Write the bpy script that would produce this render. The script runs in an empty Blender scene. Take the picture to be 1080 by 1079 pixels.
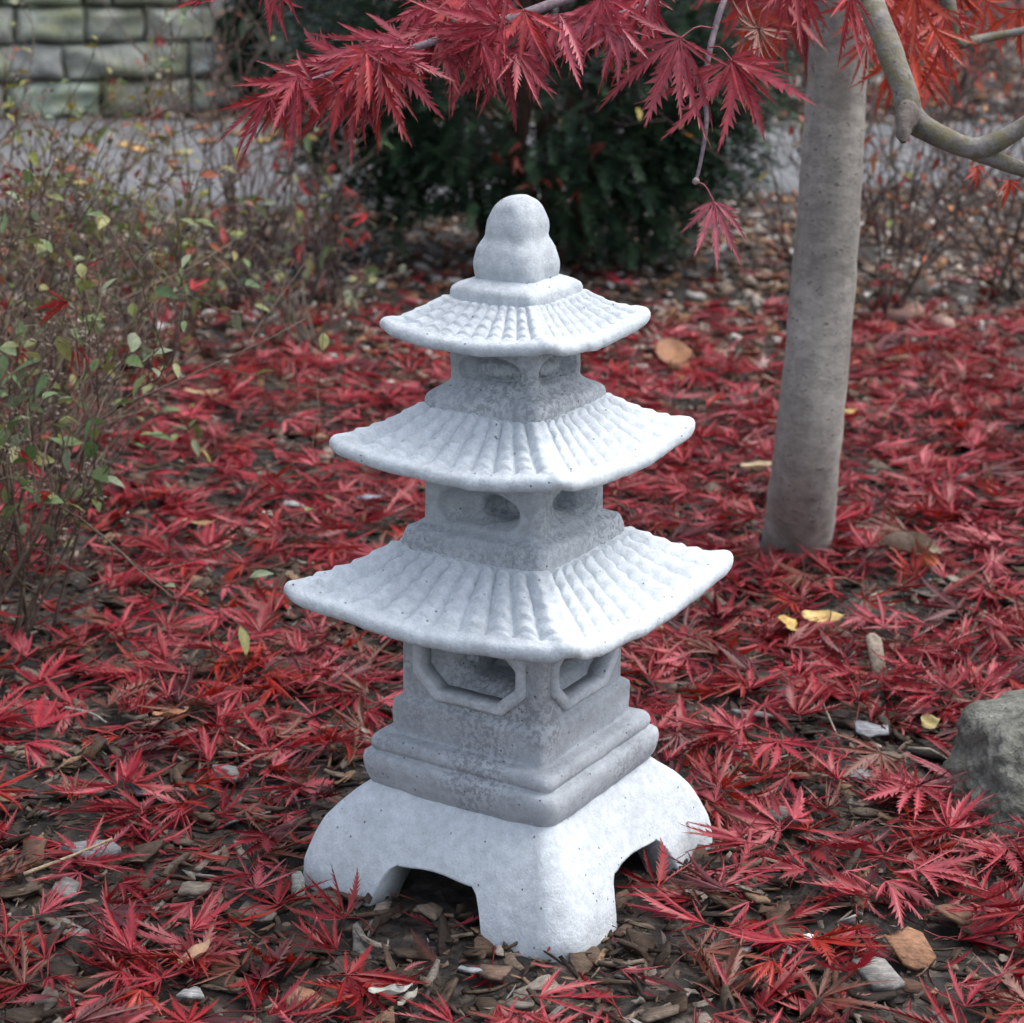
import bpy, math, random
import numpy as np
from mathutils import Vector, noise

random.seed(7)
rng = np.random.default_rng(11)
R = math.radians
scene = bpy.context.scene
COL = scene.collection

# ------------------------------------------------------------------ camera, sky, sun
CAM_D, CAM_H, PITCH, YAW, ROLL = 2.0597, 1.0176, 0.29394, -0.00134, 0.0084
FPX = 2200.0                     # focal length in photo pixels (photo 1080 wide)
LANTERN_TURN = 0.23442
cam_fwd = np.array([math.sin(YAW)*math.cos(PITCH), math.cos(YAW)*math.cos(PITCH), -math.sin(PITCH)])
_r = np.cross(cam_fwd, [0, 0, 1]); _r /= np.linalg.norm(_r)
_u = np.cross(_r, cam_fwd)
cam_right = _r*math.cos(ROLL) + _u*math.sin(ROLL)
cam_up = -_r*math.sin(ROLL) + _u*math.cos(ROLL)
CAM = np.array([0, -CAM_D, CAM_H])

cd = bpy.data.cameras.new('camera')
cam = bpy.data.objects.new('camera', cd)
COL.objects.link(cam)
from mathutils import Matrix
m = Matrix.Identity(4)
for i, v in enumerate((cam_right, cam_up, -cam_fwd)):
    for j in range(3):
        m[j][i] = v[j]
m[0][3], m[1][3], m[2][3] = CAM
cam.matrix_world = m
cd.sensor_fit = 'HORIZONTAL'
cd.sensor_width = 36
cd.lens = FPX*36/1080
cd.clip_start = 0.05
cd.clip_end = 500
cd.dof.use_dof = True
cd.dof.focus_distance = 2.10
cd.dof.aperture_fstop = 9.0
scene.camera = cam

SUN_EL, SUN_AZ = 66, 78           # azimuth from +Y towards +X
w = bpy.data.worlds.new('World'); scene.world = w
w.use_nodes = True
nt = w.node_tree
bg = nt.nodes['Background']
sky = nt.nodes.new('ShaderNodeTexSky')
sky.sky_type = 'NISHITA'
sky.sun_disc = False
sky.sun_elevation = R(SUN_EL)
sky.sun_rotation = R(SUN_AZ)
sky.dust_density = 4.0
sky.air_density = 1.0
hs = nt.nodes.new('ShaderNodeHueSaturation')      # hazy overcast: less blue than a clear sky
hs.inputs['Saturation'].default_value = 0.52
nt.links.new(sky.outputs[0], hs.inputs['Color'])
nt.links.new(hs.outputs[0], bg.inputs[0])
bg.inputs[1].default_value = 0.15
sd = bpy.data.lights.new('sun', 'SUN')
sd.energy = 0.75
sd.angle = R(45)
sd.color = (1, 0.965, 0.91)
sun = bpy.data.objects.new('sun', sd)
COL.objects.link(sun)
sdir = Vector((math.sin(R(SUN_AZ))*math.cos(R(SUN_EL)), math.cos(R(SUN_AZ))*math.cos(R(SUN_EL)), math.sin(R(SUN_EL))))
sun.rotation_euler = sdir.to_track_quat('Z', 'Y').to_euler()
scene.view_settings.view_transform = 'Standard'
scene.view_settings.look = 'None'
scene.view_settings.gamma = 1
scene.view_settings.use_curve_mapping = False
scene.view_settings.exposure = 1.12


def at(px, py, depth):
    """a point of the place seen at photo pixel (px, py), depth metres along the view axis"""
    return CAM + depth*(cam_fwd + cam_right*(px-540)/FPX - cam_up*(py-539.5)/FPX)


def on_ground(px, py, z=0.0):
    d = cam_fwd + cam_right*(px-540)/FPX - cam_up*(py-539.5)/FPX
    return CAM + d*((z-CAM[2])/d[2])


def to_px(P):
    d = np.asarray(P) - CAM
    f = d @ cam_fwd
    return 540 + FPX*(d @ cam_right)/f, 539.5 - FPX*(d @ cam_up)/f, f


# ------------------------------------------------------------------ helpers
def tag(o, label=None, cat=None, group=None, kind=None):
    if label: o['label'] = label
    if cat: o['category'] = cat
    if group: o['group'] = group
    if kind: o['kind'] = kind
    return o


def empty(name, loc=(0, 0, 0), rz=0.0):
    o = bpy.data.objects.new(name, None)
    COL.objects.link(o)
    o.location = loc
    o.rotation_euler = (0, 0, rz)
    o.empty_display_size = 0.05
    return o


def mesh_obj(name, V, F, mat, parent=None, col=None, smooth=False, loc=None):
    """V (n,3); F list of faces or an (m,3)/(m,4) int array; col (n,3)"""
    V = np.asarray(V, dtype=np.float32)
    me = bpy.data.meshes.new(name)
    if isinstance(F, np.ndarray):
        k = F.shape[1]
        me.vertices.add(len(V)); me.vertices.foreach_set('co', V.ravel())
        me.loops.add(F.size); me.loops.foreach_set('vertex_index', F.astype(np.int32).ravel())
        me.polygons.add(len(F))
        me.polygons.foreach_set('loop_start', np.arange(0, F.size, k, dtype=np.int32))
        me.polygons.foreach_set('loop_total', np.full(len(F), k, dtype=np.int32))
    else:
        me.from_pydata(V.tolist(), [], F)
    me.update(calc_edges=True)
    me.validate()
    if col is not None and len(me.vertices) == len(V):
        a = me.color_attributes.new('Col', 'FLOAT_COLOR', 'POINT')
        c = np.ones((len(V), 4), dtype=np.float32); c[:, :3] = col
        a.data.foreach_set('color', c.ravel())
    if smooth:
        me.polygons.foreach_set('use_smooth', np.ones(len(me.polygons), dtype=bool))
    if mat: me.materials.append(mat)
    o = bpy.data.objects.new(name, me)
    COL.objects.link(o)
    if parent: o.parent = parent
    if loc is not None: o.location = loc
    return o


class Acc:
    """collects vertex / triangle / colour arrays of one mesh"""
    def __init__(self): self.V = []; self.F = []; self.C = []; self.n = 0
    def add(self, V, F, C):
        V = np.asarray(V, float)
        self.V.append(V); self.F.append(np.asarray(F)+self.n)
        C = np.asarray(C, float)
        self.C.append(np.broadcast_to(C, V.shape) if C.ndim == 1 else C)
        self.n += len(V)
    def build(self, name, mat, parent=None, smooth=False, loc=None):
        return mesh_obj(name, np.concatenate(self.V), np.concatenate(self.F), mat, parent, np.concatenate(self.C), smooth, loc)


def tube(pts, rad, sides=6, cap=True, wob=0.0, seed=0.0):
    """triangulated tube along pts with radii rad"""
    P = np.asarray(pts, float); n = len(P)
    rad = np.broadcast_to(np.asarray(rad, float), (n,))
    T = np.gradient(P, axis=0); T /= np.linalg.norm(T, axis=1)[:, None]+1e-12
    a = np.array([0, 0, 1.0]) if abs(T[0][2]) < .9 else np.array([1.0, 0, 0])
    ang = np.linspace(0, 2*np.pi, sides, endpoint=False)
    V = []
    s = np.cross(T[0], a); s /= np.linalg.norm(s)
    for i in range(n):
        s = s - T[i]*(s @ T[i]); s /= np.linalg.norm(s)+1e-12
        b = np.cross(T[i], s)
        rr = np.full(sides, rad[i])
        if wob:
            for k in range(sides):
                q = P[i]+(s*math.cos(ang[k])+b*math.sin(ang[k]))*rad[i]
                rr[k] *= 1+wob*noise.noise(Vector(q*22)+Vector((seed, 0, 0)))+.5*wob*noise.noise(Vector(q*60))
        V.append(P[i]+(s[None]*np.cos(ang)[:, None]+b[None]*np.sin(ang)[:, None])*rr[:, None])
    V = np.concatenate(V)
    F = []
    for i in range(n-1):
        for k in range(sides):
            k2 = (k+1) % sides
            a0, a1, b0, b1 = i*sides+k, i*sides+k2, (i+1)*sides+k, (i+1)*sides+k2
            F.append((a0, a1, b1)); F.append((a0, b1, b0))
    if cap:
        V = np.vstack([V, P[0], P[-1]])
        for k in range(sides):
            k2 = (k+1) % sides
            F.append((n*sides, k2, k)); F.append((n*sides+1, (n-1)*sides+k, (n-1)*sides+k2))
    return V, np.array(F)


def smooth_path(pts, n):
    """Catmull-Rom through pts"""
    P = np.asarray(pts, float)
    P = np.vstack([2*P[0]-P[1], P, 2*P[-1]-P[-2]])
    out = []
    m_ = len(P)-3
    for t in np.linspace(0, m_-1e-6, n):
        i = int(t); f = t-i
        p0, p1, p2, p3 = P[i:i+4]
        out.append(.5*((2*p1)+(-p0+p2)*f+(2*p0-5*p1+4*p2-p3)*f*f+(-p0+3*p1-3*p2+p3)*f**3))
    return np.array(out)


# ------------------------------------------------------------------ materials
def new_mat(name):
    m_ = bpy.data.materials.new(name); m_.use_nodes = True
    t = m_.node_tree
    return m_, t, t.nodes['Principled BSDF']


def N(t, kind, **kw):
    n = t.nodes.new(kind)
    for k, v in kw.items():
        if k in n.inputs: n.inputs[k].default_value = v
        else: setattr(n, k, v)
    return n


def ramp(t, stops):
    n = t.nodes.new('ShaderNodeValToRGB')
    e = n.color_ramp.elements
    while len(e) < len(stops): e.new(0.5)
    for i, (p, c) in enumerate(stops):
        e[i].position = p
        e[i].color = (c, c, c, 1) if isinstance(c, (int, float)) else (*c, 1)
    return n


def mix(t, fac, a, b, mode='MIX'):
    n = t.nodes.new('ShaderNodeMix'); n.data_type = 'RGBA'; n.blend_type = mode
    for s, v in ((n.inputs[0], fac), (n.inputs[6], a), (n.inputs[7], b)):
        if hasattr(v, 'links'): t.links.new(v, s)
        elif isinstance(v, (int, float)): s.default_value = v if s == n.inputs[0] else (v, v, v, 1)
        else: s.default_value = (*v, 1)
    return n.outputs[2]


def bump(t, bsdf, h, strength, dist, prev=None):
    b = t.nodes.new('ShaderNodeBump')
    b.inputs['Strength'].default_value = strength
    b.inputs['Distance'].default_value = dist
    t.links.new(h, b.inputs['Height'])
    if prev: t.links.new(prev, b.inputs['Normal'])
    t.links.new(b.outputs[0], bsdf.inputs['Normal'])
    return b.outputs[0]


def concrete(name, light, dark, worn=0.0):
    m_, t, b = new_mat(name)
    tc = N(t, 'ShaderNodeTexCoord')
    def noi(scale, detail=4, rough=.55):
        n = N(t, 'ShaderNodeTexNoise', Scale=scale, Detail=detail, Roughness=rough)
        t.links.new(tc.outputs['Object'], n.inputs['Vector']); return n.outputs['Fac']
    big = ramp(t, [(.36, 0.0), (.66, 1.0)]); t.links.new(noi(14, 5, .6), big.inputs[0])
    c = mix(t, big.outputs[0], dark, light)
    mid = ramp(t, [(.40, .82), (.60, 1.03)]); t.links.new(noi(90, 4, .65), mid.inputs[0])
    c = mix(t, 0.7, c, mid.outputs[0], 'MULTIPLY')
    fine = ramp(t, [(.35, .86), (.6, 1.03)]); t.links.new(noi(520, 2), fine.inputs[0])
    c = mix(t, 0.7, c, fine.outputs[0], 'MULTIPLY')
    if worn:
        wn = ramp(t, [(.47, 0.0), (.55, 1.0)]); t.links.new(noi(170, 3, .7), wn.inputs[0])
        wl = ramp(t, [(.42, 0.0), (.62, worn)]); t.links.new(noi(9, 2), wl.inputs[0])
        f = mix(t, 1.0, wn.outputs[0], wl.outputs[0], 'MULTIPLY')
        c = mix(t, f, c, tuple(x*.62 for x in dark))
    vo = N(t, 'ShaderNodeTexVoronoi', Scale=95.0); t.links.new(tc.outputs['Object'], vo.inputs['Vector'])
    pit = ramp(t, [(.05, 0.0), (.13, 1.0)]); t.links.new(vo.outputs['Distance'], pit.inputs[0])
    vr = ramp(t, [(.58, 1.0), (.62, 0.0)])
    sep = N(t, 'ShaderNodeSeparateColor'); t.links.new(vo.outputs['Color'], sep.inputs[0])
    t.links.new(sep.outputs[0], vr.inputs[0])
    pits = mix(t, 1.0, pit.outputs[0], vr.outputs[0], 'LIGHTEN')
    pc = mix(t, pits, (.5, .505, .51), (1, 1, 1))
    c = mix(t, 1.0, c, pc, 'MULTIPLY')
    t.links.new(c, b.inputs['Base Color'])
    b.inputs['Roughness'].default_value = .85
    b.inputs['Specular IOR Level'].default_value = .25
    n1 = bump(t, b, noi(60, 6, .65), .5, .004)
    n2 = bump(t, b, noi(330, 4, .7), .55, .0014, n1)
    bump(t, b, pits, .9, .002, n2)
    return m_


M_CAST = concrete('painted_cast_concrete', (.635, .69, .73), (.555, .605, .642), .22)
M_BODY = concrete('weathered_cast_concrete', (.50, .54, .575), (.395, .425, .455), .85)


def leafy(name, rough=.5, trans=.25, spec=.4, vein=True):
    m_, t, b = new_mat(name)
    a = N(t, 'ShaderNodeAttribute'); a.attribute_name = 'Col'
    tc = N(t, 'ShaderNodeTexCoord')
    n = N(t, 'ShaderNodeTexNoise', Scale=130.0, Detail=4.0, Roughness=.65)
    t.links.new(tc.outputs['Object'], n.inputs['Vector'])
    r = ramp(t, [(.34, .68), (.66, 1.18)]); t.links.new(n.outputs['Fac'], r.inputs[0])
    c = mix(t, 1.0, a.outputs['Color'], r.outputs[0], 'MULTIPLY')
    n2 = N(t, 'ShaderNodeTexNoise', Scale=34.0, Detail=5.0, Roughness=.7)
    t.links.new(tc.outputs['Object'], n2.inputs['Vector'])
    r2 = ramp(t, [(.56, 0.0), (.66, .55)]); t.links.new(n2.outputs['Fac'], r2.inputs[0])
    c = mix(t, r2.outputs[0], c, mix(t, 1.0, c, (.50, .62, .55), 'MULTIPLY'))
    t.links.new(c, b.inputs['Base Color'])
    b.inputs['Roughness'].default_value = rough
    b.inputs['Specular IOR Level'].default_value = spec
    bump(t, b, n.outputs['Fac'], .35, .0012)
    if trans:
        tr = N(t, 'ShaderNodeBsdfTranslucent'); t.links.new(c, tr.inputs['Color'])
        ms = N(t, 'ShaderNodeMixShader', Fac=trans)
        t.links.new(b.outputs[0], ms.inputs[1]); t.links.new(tr.outputs[0], ms.inputs[2])
        t.links.new(ms.outputs[0], t.nodes['Material Output'].inputs['Surface'])
    return m_


M_LEAF = leafy('maple_leaf', .42, .22, .45)
M_DRY = leafy('dry_leaf', .6, .12, .3)
M_GREEN = leafy('shrub_leaf', .5, .25, .4)
M_NEEDLE = leafy('yew_needle', .45, .1, .4)


def woody(name, scale=(60, 60, 14), rough=.85, bs=.5, tint=(.55, 1.35)):
    m_, t, b = new_mat(name)
    a = N(t, 'ShaderNodeAttribute'); a.attribute_name = 'Col'
    tc = N(t, 'ShaderNodeTexCoord'); mp = N(t, 'ShaderNodeMapping'); mp.inputs['Scale'].default_value = scale
    t.links.new(tc.outputs['Object'], mp.inputs[0])
    n = N(t, 'ShaderNodeTexNoise', Scale=1.0, Detail=6.0, Roughness=.65)
    t.links.new(mp.outputs[0], n.inputs['Vector'])
    r = ramp(t, [(.32, tint[0]), (.68, tint[1])]); t.links.new(n.outputs['Fac'], r.inputs[0])
    t.links.new(mix(t, 1.0, a.outputs['Color'], r.outputs[0], 'MULTIPLY'), b.inputs['Base Color'])
    b.inputs['Roughness'].default_value = rough
    b.inputs['Specular IOR Level'].default_value = .3
    bump(t, b, n.outputs['Fac'], bs, .003)
    return m_


M_CHIP = woody('wood_chip', (90, 260, 200), .7, .8, (.5, 1.5))
M_TWIG = woody('twig_bark', (200, 200, 200), .8, .4)


def bark(name, base, hi, lo, streak=(26, 26, 150), green=None):
    m_, t, b = new_mat(name)
    tc = N(t, 'ShaderNodeTexCoord')
    def noi(scale, detail=5, rough=.6):
        mp = N(t, 'ShaderNodeMapping'); mp.inputs['Scale'].default_value = scale if not isinstance(scale, (int, float)) else (scale,)*3
        t.links.new(tc.outputs['Object'], mp.inputs[0])
        n = N(t, 'ShaderNodeTexNoise', Scale=1.0, Detail=detail, Roughness=rough)
        t.links.new(mp.outputs[0], n.inputs['Vector']); return n.outputs['Fac']
    big = ramp(t, [(.35, 0.0), (.65, 1.0)]); t.links.new(noi((10, 10, 5)), big.inputs[0])
    c = mix(t, big.outputs[0], base, hi)
    st = ramp(t, [(.36, .55), (.60, 1.12)]); st_n = noi(streak, 6, .7); t.links.new(st_n, st.inputs[0])
    c = mix(t, .75, c, st.outputs[0], 'MULTIPLY')
    vs = ramp(t, [(.35, .82), (.6, 1.06)]); t.links.new(noi((45, 45, 3)), vs.inputs[0])
    c = mix(t, .8, c, vs.outputs[0], 'MULTIPLY')
    sp = ramp(t, [(.60, 0.0), (.66, .85)]); t.links.new(noi((70, 70, 120), 4, .65), sp.inputs[0])
    c = mix(t, sp.outputs[0], c, lo)
    if green:
        g = ramp(t, [(.46, 0.0), (.60, .85)]); t.links.new(noi((50, 50, 55), 6, .7), g.inputs[0])
        c = mix(t, g.outputs[0], c, green)
    t.links.new(c, b.inputs['Base Color'])
    b.inputs['Roughness'].default_value = .8
    n1 = bump(t, b, st_n, .7, .004)
    bump(t, b, noi(220, 4), .5, .0015, n1)
    return m_


M_BARK = bark('grey_maple_bark', (.205, .19, .168), (.32, .30, .27), (.07, .06, .05), (34, 34, 60))
M_LIMB = bark('olive_grey_limb_bark', (.11, .10, .085), (.26, .24, .23), (.035, .03, .025), (60, 60, 60), (.13, .115, .05))


M_KNOT = bark('dark_knotty_bark', (.07, .055, .045), (.20, .17, .15), (.02, .016, .014), (90, 90, 90))


def soil_mat():
    m_, t, b = new_mat('dark_soil')
    tc = N(t, 'ShaderNodeTexCoord')
    def noi(s, d=6, r=.65):
        n = N(t, 'ShaderNodeTexNoise', Scale=s, Detail=d, Roughness=r)
        t.links.new(tc.outputs['Object'], n.inputs['Vector']); return n.outputs['Fac']
    f = noi(38)
    c = ramp(t, [(.3, (.010, .008, .007)), (.52, (.028, .022, .018)), (.72, (.07, .056, .047))])
    t.links.new(f, c.inputs[0])
    vo = N(t, 'ShaderNodeTexVoronoi', Scale=55.0); t.links.new(tc.outputs['Object'], vo.inputs['Vector'])
    hv = N(t, 'ShaderNodeSeparateColor'); t.links.new(vo.outputs['Color'], hv.inputs[0])
    c2 = ramp(t, [(.0, .55), (.7, 1.0), (.95, 2.4)]); t.links.new(hv.outputs[0], c2.inputs[0])
    t.links.new(mix(t, 1.0, c.outputs[0], c2.outputs[0], 'MULTIPLY'), b.inputs['Base Color'])
    b.inputs['Roughness'].default_value = .8
    n1 = bump(t, b, vo.outputs['Distance'], .8, .02)
    bump(t, b, f, .8, .012, n1)
    return m_


def asphalt_mat():
    m_, t, b = new_mat('old_grey_asphalt')
    tc = N(t, 'ShaderNodeTexCoord')
    def noi(s, d=5, r=.6):
        n = N(t, 'ShaderNodeTexNoise', Scale=s, Detail=d, Roughness=r)
        t.links.new(tc.outputs['Object'], n.inputs['Vector']); return n.outputs['Fac']
    c = ramp(t, [(.3, (.095, .10, .108)), (.7, (.155, .16, .168))]); t.links.new(noi(2.2), c.inputs[0])
    s = ramp(t, [(.35, .6), (.65, 1.3)]); fs = noi(160, 3, .7); t.links.new(fs, s.inputs[0])
    t.links.new(mix(t, 1.0, c.outputs[0], s.outputs[0], 'MULTIPLY'), b.inputs['Base Color'])
    b.inputs['Roughness'].default_value = .75
    bump(t, b, fs, .6, .004)
    return m_


def stone_mat(name, stops, moss, mossamt, scale=7, bs=.7, patches=True):
    m_, t, b = new_mat(name)
    tc = N(t, 'ShaderNodeTexCoord')
    def noi(s, d=6, r=.62):
        n = N(t, 'ShaderNodeTexNoise', Scale=s, Detail=d, Roughness=r)
        t.links.new(tc.outputs['Object'], n.inputs['Vector']); return n.outputs['Fac']
    a = N(t, 'ShaderNodeAttribute'); a.attribute_name = 'Col'
    c = ramp(t, stops); f = noi(scale); t.links.new(f, c.inputs[0])
    cc = mix(t, 1.0, c.outputs[0], a.outputs['Color'], 'MULTIPLY')
    g = ramp(t, [(.48, 0.0), (.66, mossamt)]); t.links.new(noi(scale*.6), g.inputs[0])
    cc = mix(t, g.outputs[0], cc, moss)
    sp = ramp(t, [(.4, .65), (.62, 1.2)]); f2 = noi(scale*9, 5, .7); t.links.new(f2, sp.inputs[0])
    cc = mix(t, .8, cc, sp.outputs[0], 'MULTIPLY')
    t.links.new(cc, b.inputs['Base Color'])
    b.inputs['Roughness'].default_value = .88
    n1 = bump(t, b, f, bs, .03)
    bump(t, b, f2, bs, .006, n1)
    return m_


M_SOIL = soil_mat()
M_ASPH = asphalt_mat()
M_WALL = stone_mat('mossy_wall_stone', [(.3, (.20, .215, .20)), (.55, (.34, .35, .31)), (.75, (.47, .47, .42))], (.20, .22, .075), .6, 9)
M_MORT = stone_mat('dark_mortar', [(.3, (.025, .03, .02)), (.7, (.07, .07, .055))], (.06, .075, .025), .8, 9)
M_ROCK = stone_mat('mossy_grey_rock', [(.3, (.07, .072, .06)), (.5, (.155, .158, .135)), (.72, (.30, .30, .265))], (.12, .12, .05), .6, 16, .9)


# ------------------------------------------------------------------ ground, path
def gheight(x, y):
    n = .5*noise.noise(Vector((x*2.2, y*2.2, 0))) + .25*noise.noise(Vector((x*7, y*7, 3)))
    d = math.hypot(x, y)
    k = min(1, max(0, (d-.30)/.25))
    far = min(1, max(0, (4.6-y)/.6)) if y > 0 else 1
    return (.022*n*k - .003)*far - .012*(1-far)


xs = np.concatenate([-np.geomspace(60, 2.1, 18), np.arange(-2, 2.01, .04), np.geomspace(2.1, 60, 18)])
ys = np.concatenate([-np.geomspace(40, 1.1, 12), np.arange(-1, 5.2, .04), np.geomspace(5.3, 90, 26)])
gv = np.array([(x, y, gheight(x, y) if abs(x) < 3 and -2 < y < 6 else -.012) for y in ys for x in xs])
nx = len(xs)
gf = np.array([(j*nx+i, j*nx+i+1, (j+1)*nx+i+1, (j+1)*nx+i) for j in range(len(ys)-1) for i in range(nx-1)])
tag(mesh_obj('ground', gv, gf, M_SOIL, smooth=True), kind='structure')

# the path curves slightly across the back of the bed
pv, pf = [], []
pxs = np.linspace(-14, 14, 113)
for i, x in enumerate(pxs):
    yn = 4.62 + .36*max(0, x+.6) * (1 if x < 3 else 3.6/(x+.6)) + .03*noise.noise(Vector((x*2, 5, 0)))
    yf = 7.08 + .10*max(0, x) + .05*noise.noise(Vector((x*2, 9, 0)))
    for k, y in enumerate(np.linspace(yn, yf, 9)):
        pv.append((x, y, .012+.01*math.sin(math.pi*k/8)))
    pv.append((x, yn-.015, -.06)); pv.append((x, yf+.015, -.06))
for i in range(len(pxs)-1):
    a, b = i*11, (i+1)*11
    for k in range(8): pf.append((a+k, b+k, b+k+1, a+k+1))
    pf.append((a+9, b+9, b, a)); pf.append((a+8, b+8, b+10, a+10))
tag(mesh_obj('path', pv, pf, M_ASPH, smooth=True), kind='structure')


# ------------------------------------------------------------------ the stone pagoda
pag = empty('stone_pagoda', (0, 0, 0), LANTERN_TURN + R(45))
tag(pag, 'white cast concrete pagoda lantern with three tiled roofs standing on red leaves', 'pagoda')
# local frame: faces look along +-x and +-y


def half(h, r): return (h-r)/math.sqrt(2)+r


def ring(a, r, z, nside=26, ncorn=8):
    """rounded square, counter-clockwise, starts on the +x side"""
    out = []
    for q in range(4):
        ca, sa = math.cos(q*math.pi/2), math.sin(q*math.pi/2)
        loc = [(a, y) for y in np.linspace(-(a-r), a-r, nside)]
        loc += [(a-r+r*math.cos(f), a-r+r*math.sin(f)) for f in np.linspace(0, math.pi/2, ncorn+2)[1:-1]]
        out += [(x*ca-y*sa, x*sa+y*ca, z) for x, y in loc]
    return out


def rough_up(V, amp, s=28.0, seed=0.0):
    V = np.asarray(V, float)
    for i, v in enumerate(V):
        p = Vector(v)*s + Vector((seed, seed*1.7, 0))
        d = noise.noise_vector(p) + .5*noise.noise_vector(p*2.7)
        V[i] += np.array(d)*amp
    return V


def loft(rings, cap_top=True, cap_bottom=True):
    n = len(rings[0]); V = [p for r_ in rings for p in r_]; F = []
    for j in range(len(rings)-1):
        for k in range(n):
            k2 = (k+1) % n
            F.append((j*n+k, j*n+k2, (j+1)*n+k2, (j+1)*n+k))
    if cap_bottom: F.append(tuple(range(n-1, -1, -1)))
    if cap_top: F.append(tuple((len(rings)-1)*n+k for k in range(n)))
    return V, F


def resample(prof, step=.0035):
    """(z,h,r) profile -> smooth dense profile"""
    P = np.array(prof, float)
    L = np.concatenate([[0], np.cumsum(np.linalg.norm(np.diff(P[:, :2], axis=0), axis=1))])
    n = max(4, int(L[-1]/step))
    t = np.linspace(0, L[-1], n)
    return np.stack([np.interp(t, L, P[:, k]) for k in range(3)], 1)


def cast(name, prof, mat, amp=.0011, seed=0.0, top=True, bottom=True):
    Q = resample(prof)
    V, F = loft([ring(half(h, r), r, z) for z, h, r in Q], top, bottom)
    return mesh_obj(name, rough_up(V, amp, 30, seed), F, mat, pag, smooth=True)


# base on four flared feet with an arch in each face
def make_base():
    prof = np.array([(.1120, .1500, .010), (.1070, .1520, .012), (.099, .1640, .014), (.0826, .1866, .020), (.065, .2025, .028), (.049, .2125, .034),
                     (.033, .2205, .038), (.0193, .2254, .040), (.006, .2266, .040), (-.012, .2255, .040)])
    Q = resample(prof, .004)
    nside, ncorn = 70, 14
    def arch(u):
        u = abs(u)
        zt, zb = .044, -.012
        if u < .27: return zt + .002*math.cos(u*9)
        if u < .33: return zt - (zt-.036)*(u-.27)/.06
        if u < .43: return .036 + (zb-.036)*(u-.33)/.10
        return zb
    zlow = []
    for q in range(4):
        zlow += [arch(u*1.0*((.169-.04)/.169)) for u in np.linspace(-1, 1, nside)] + [-.012]*ncorn
    n = len(zlow); m_ = len(Q)
    rows = []
    for j in range(m_):
        k = j/(m_-1)
        row = []
        for i in range(n):
            z = Q[0][0] + (zlow[i]-Q[0][0])*k
            h = np.interp(z, Q[::-1, 0], Q[::-1, 1]); r = np.interp(z, Q[::-1, 0], Q[::-1, 2])
            row.append((z, h, r))
        cache = {}
        pts = []
        for i, (z, h, r) in enumerate(row):
            key = round(z, 6)
            if key not in cache: cache[key] = ring(half(h, r), r, z, nside, ncorn)
            X, Y, Z = cache[key][i]
            mx, mn = max(abs(X), abs(Y)), min(abs(X), abs(Y))
            dent = .0125*max(0, 1-(mn/(mx*.86))**2)*math.sin(math.pi*min(1, max(0, (.112-z)/.118)))**.8
            if abs(X) >= abs(Y): X -= math.copysign(dent, X)
            else: Y -= math.copysign(dent, Y)
            pts.append((X, Y, Z))
        rows.append(pts)
    last = rows[-1]
    def inset(d, zz=None):
        o = []
        for (x, y, z) in last:
            s = max(abs(x), abs(y)); f = (s-d)/s
            o.append((x*f, y*f, z if zz is None else zz))
        return o
    rows += [inset(.004), inset(.034), [(x*.8, y*.8, max(.085, z)) for x, y, z in inset(.034)]]
    V, F = loft(rows[::-1], True, True)
    return mesh_obj('base', rough_up(V, .0016, 24, 3), F, M_CAST, pag, smooth=True)


make_base()
# stepped plinth
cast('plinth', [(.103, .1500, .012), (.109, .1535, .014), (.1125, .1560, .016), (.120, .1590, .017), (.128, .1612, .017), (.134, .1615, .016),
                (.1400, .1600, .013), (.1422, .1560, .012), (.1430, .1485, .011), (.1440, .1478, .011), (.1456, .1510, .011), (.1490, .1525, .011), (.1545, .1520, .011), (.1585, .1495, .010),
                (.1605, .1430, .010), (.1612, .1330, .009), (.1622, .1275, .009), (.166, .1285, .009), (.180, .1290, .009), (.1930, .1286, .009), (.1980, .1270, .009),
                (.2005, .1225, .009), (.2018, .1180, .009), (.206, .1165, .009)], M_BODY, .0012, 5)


# chamber: four walls with framed openings and rounded corners
def polar(poly, ang):
    """boundary point of polygon (list of xy, star shaped round 0) in direction ang"""
    d = (math.cos(ang), math.sin(ang)); best = None
    for (x1, y1), (x2, y2) in zip(poly, poly[1:]+poly[:1]):
        ex, ey = x2-x1, y2-y1
        den = d[0]*ey-d[1]*ex
        if abs(den) < 1e-12: continue
        t = (x1*ey-y1*ex)/den; s = (x1*d[1]-y1*d[0])/den
        if t > 0 and -1e-9 <= s <= 1+1e-9 and (best is None or t > best): best = t
    return (best*d[0], best*d[1])


def octagon(hw, hh, cx, cy): return [(hw, -hh+cy), (hw, hh-cy), (hw-cx, hh), (-hw+cx, hh), (-hw, hh-cy), (-hw, -hh+cy), (-hw+cx, -hh), (hw-cx, -hh)]
def oval(hw, hh, p=1.0, n=40): return [(hw*math.cos(f), hh*math.copysign(abs(math.sin(f))**p, math.sin(f))) for f in np.linspace(0, 2*math.pi, n, endpoint=False)]


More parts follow.
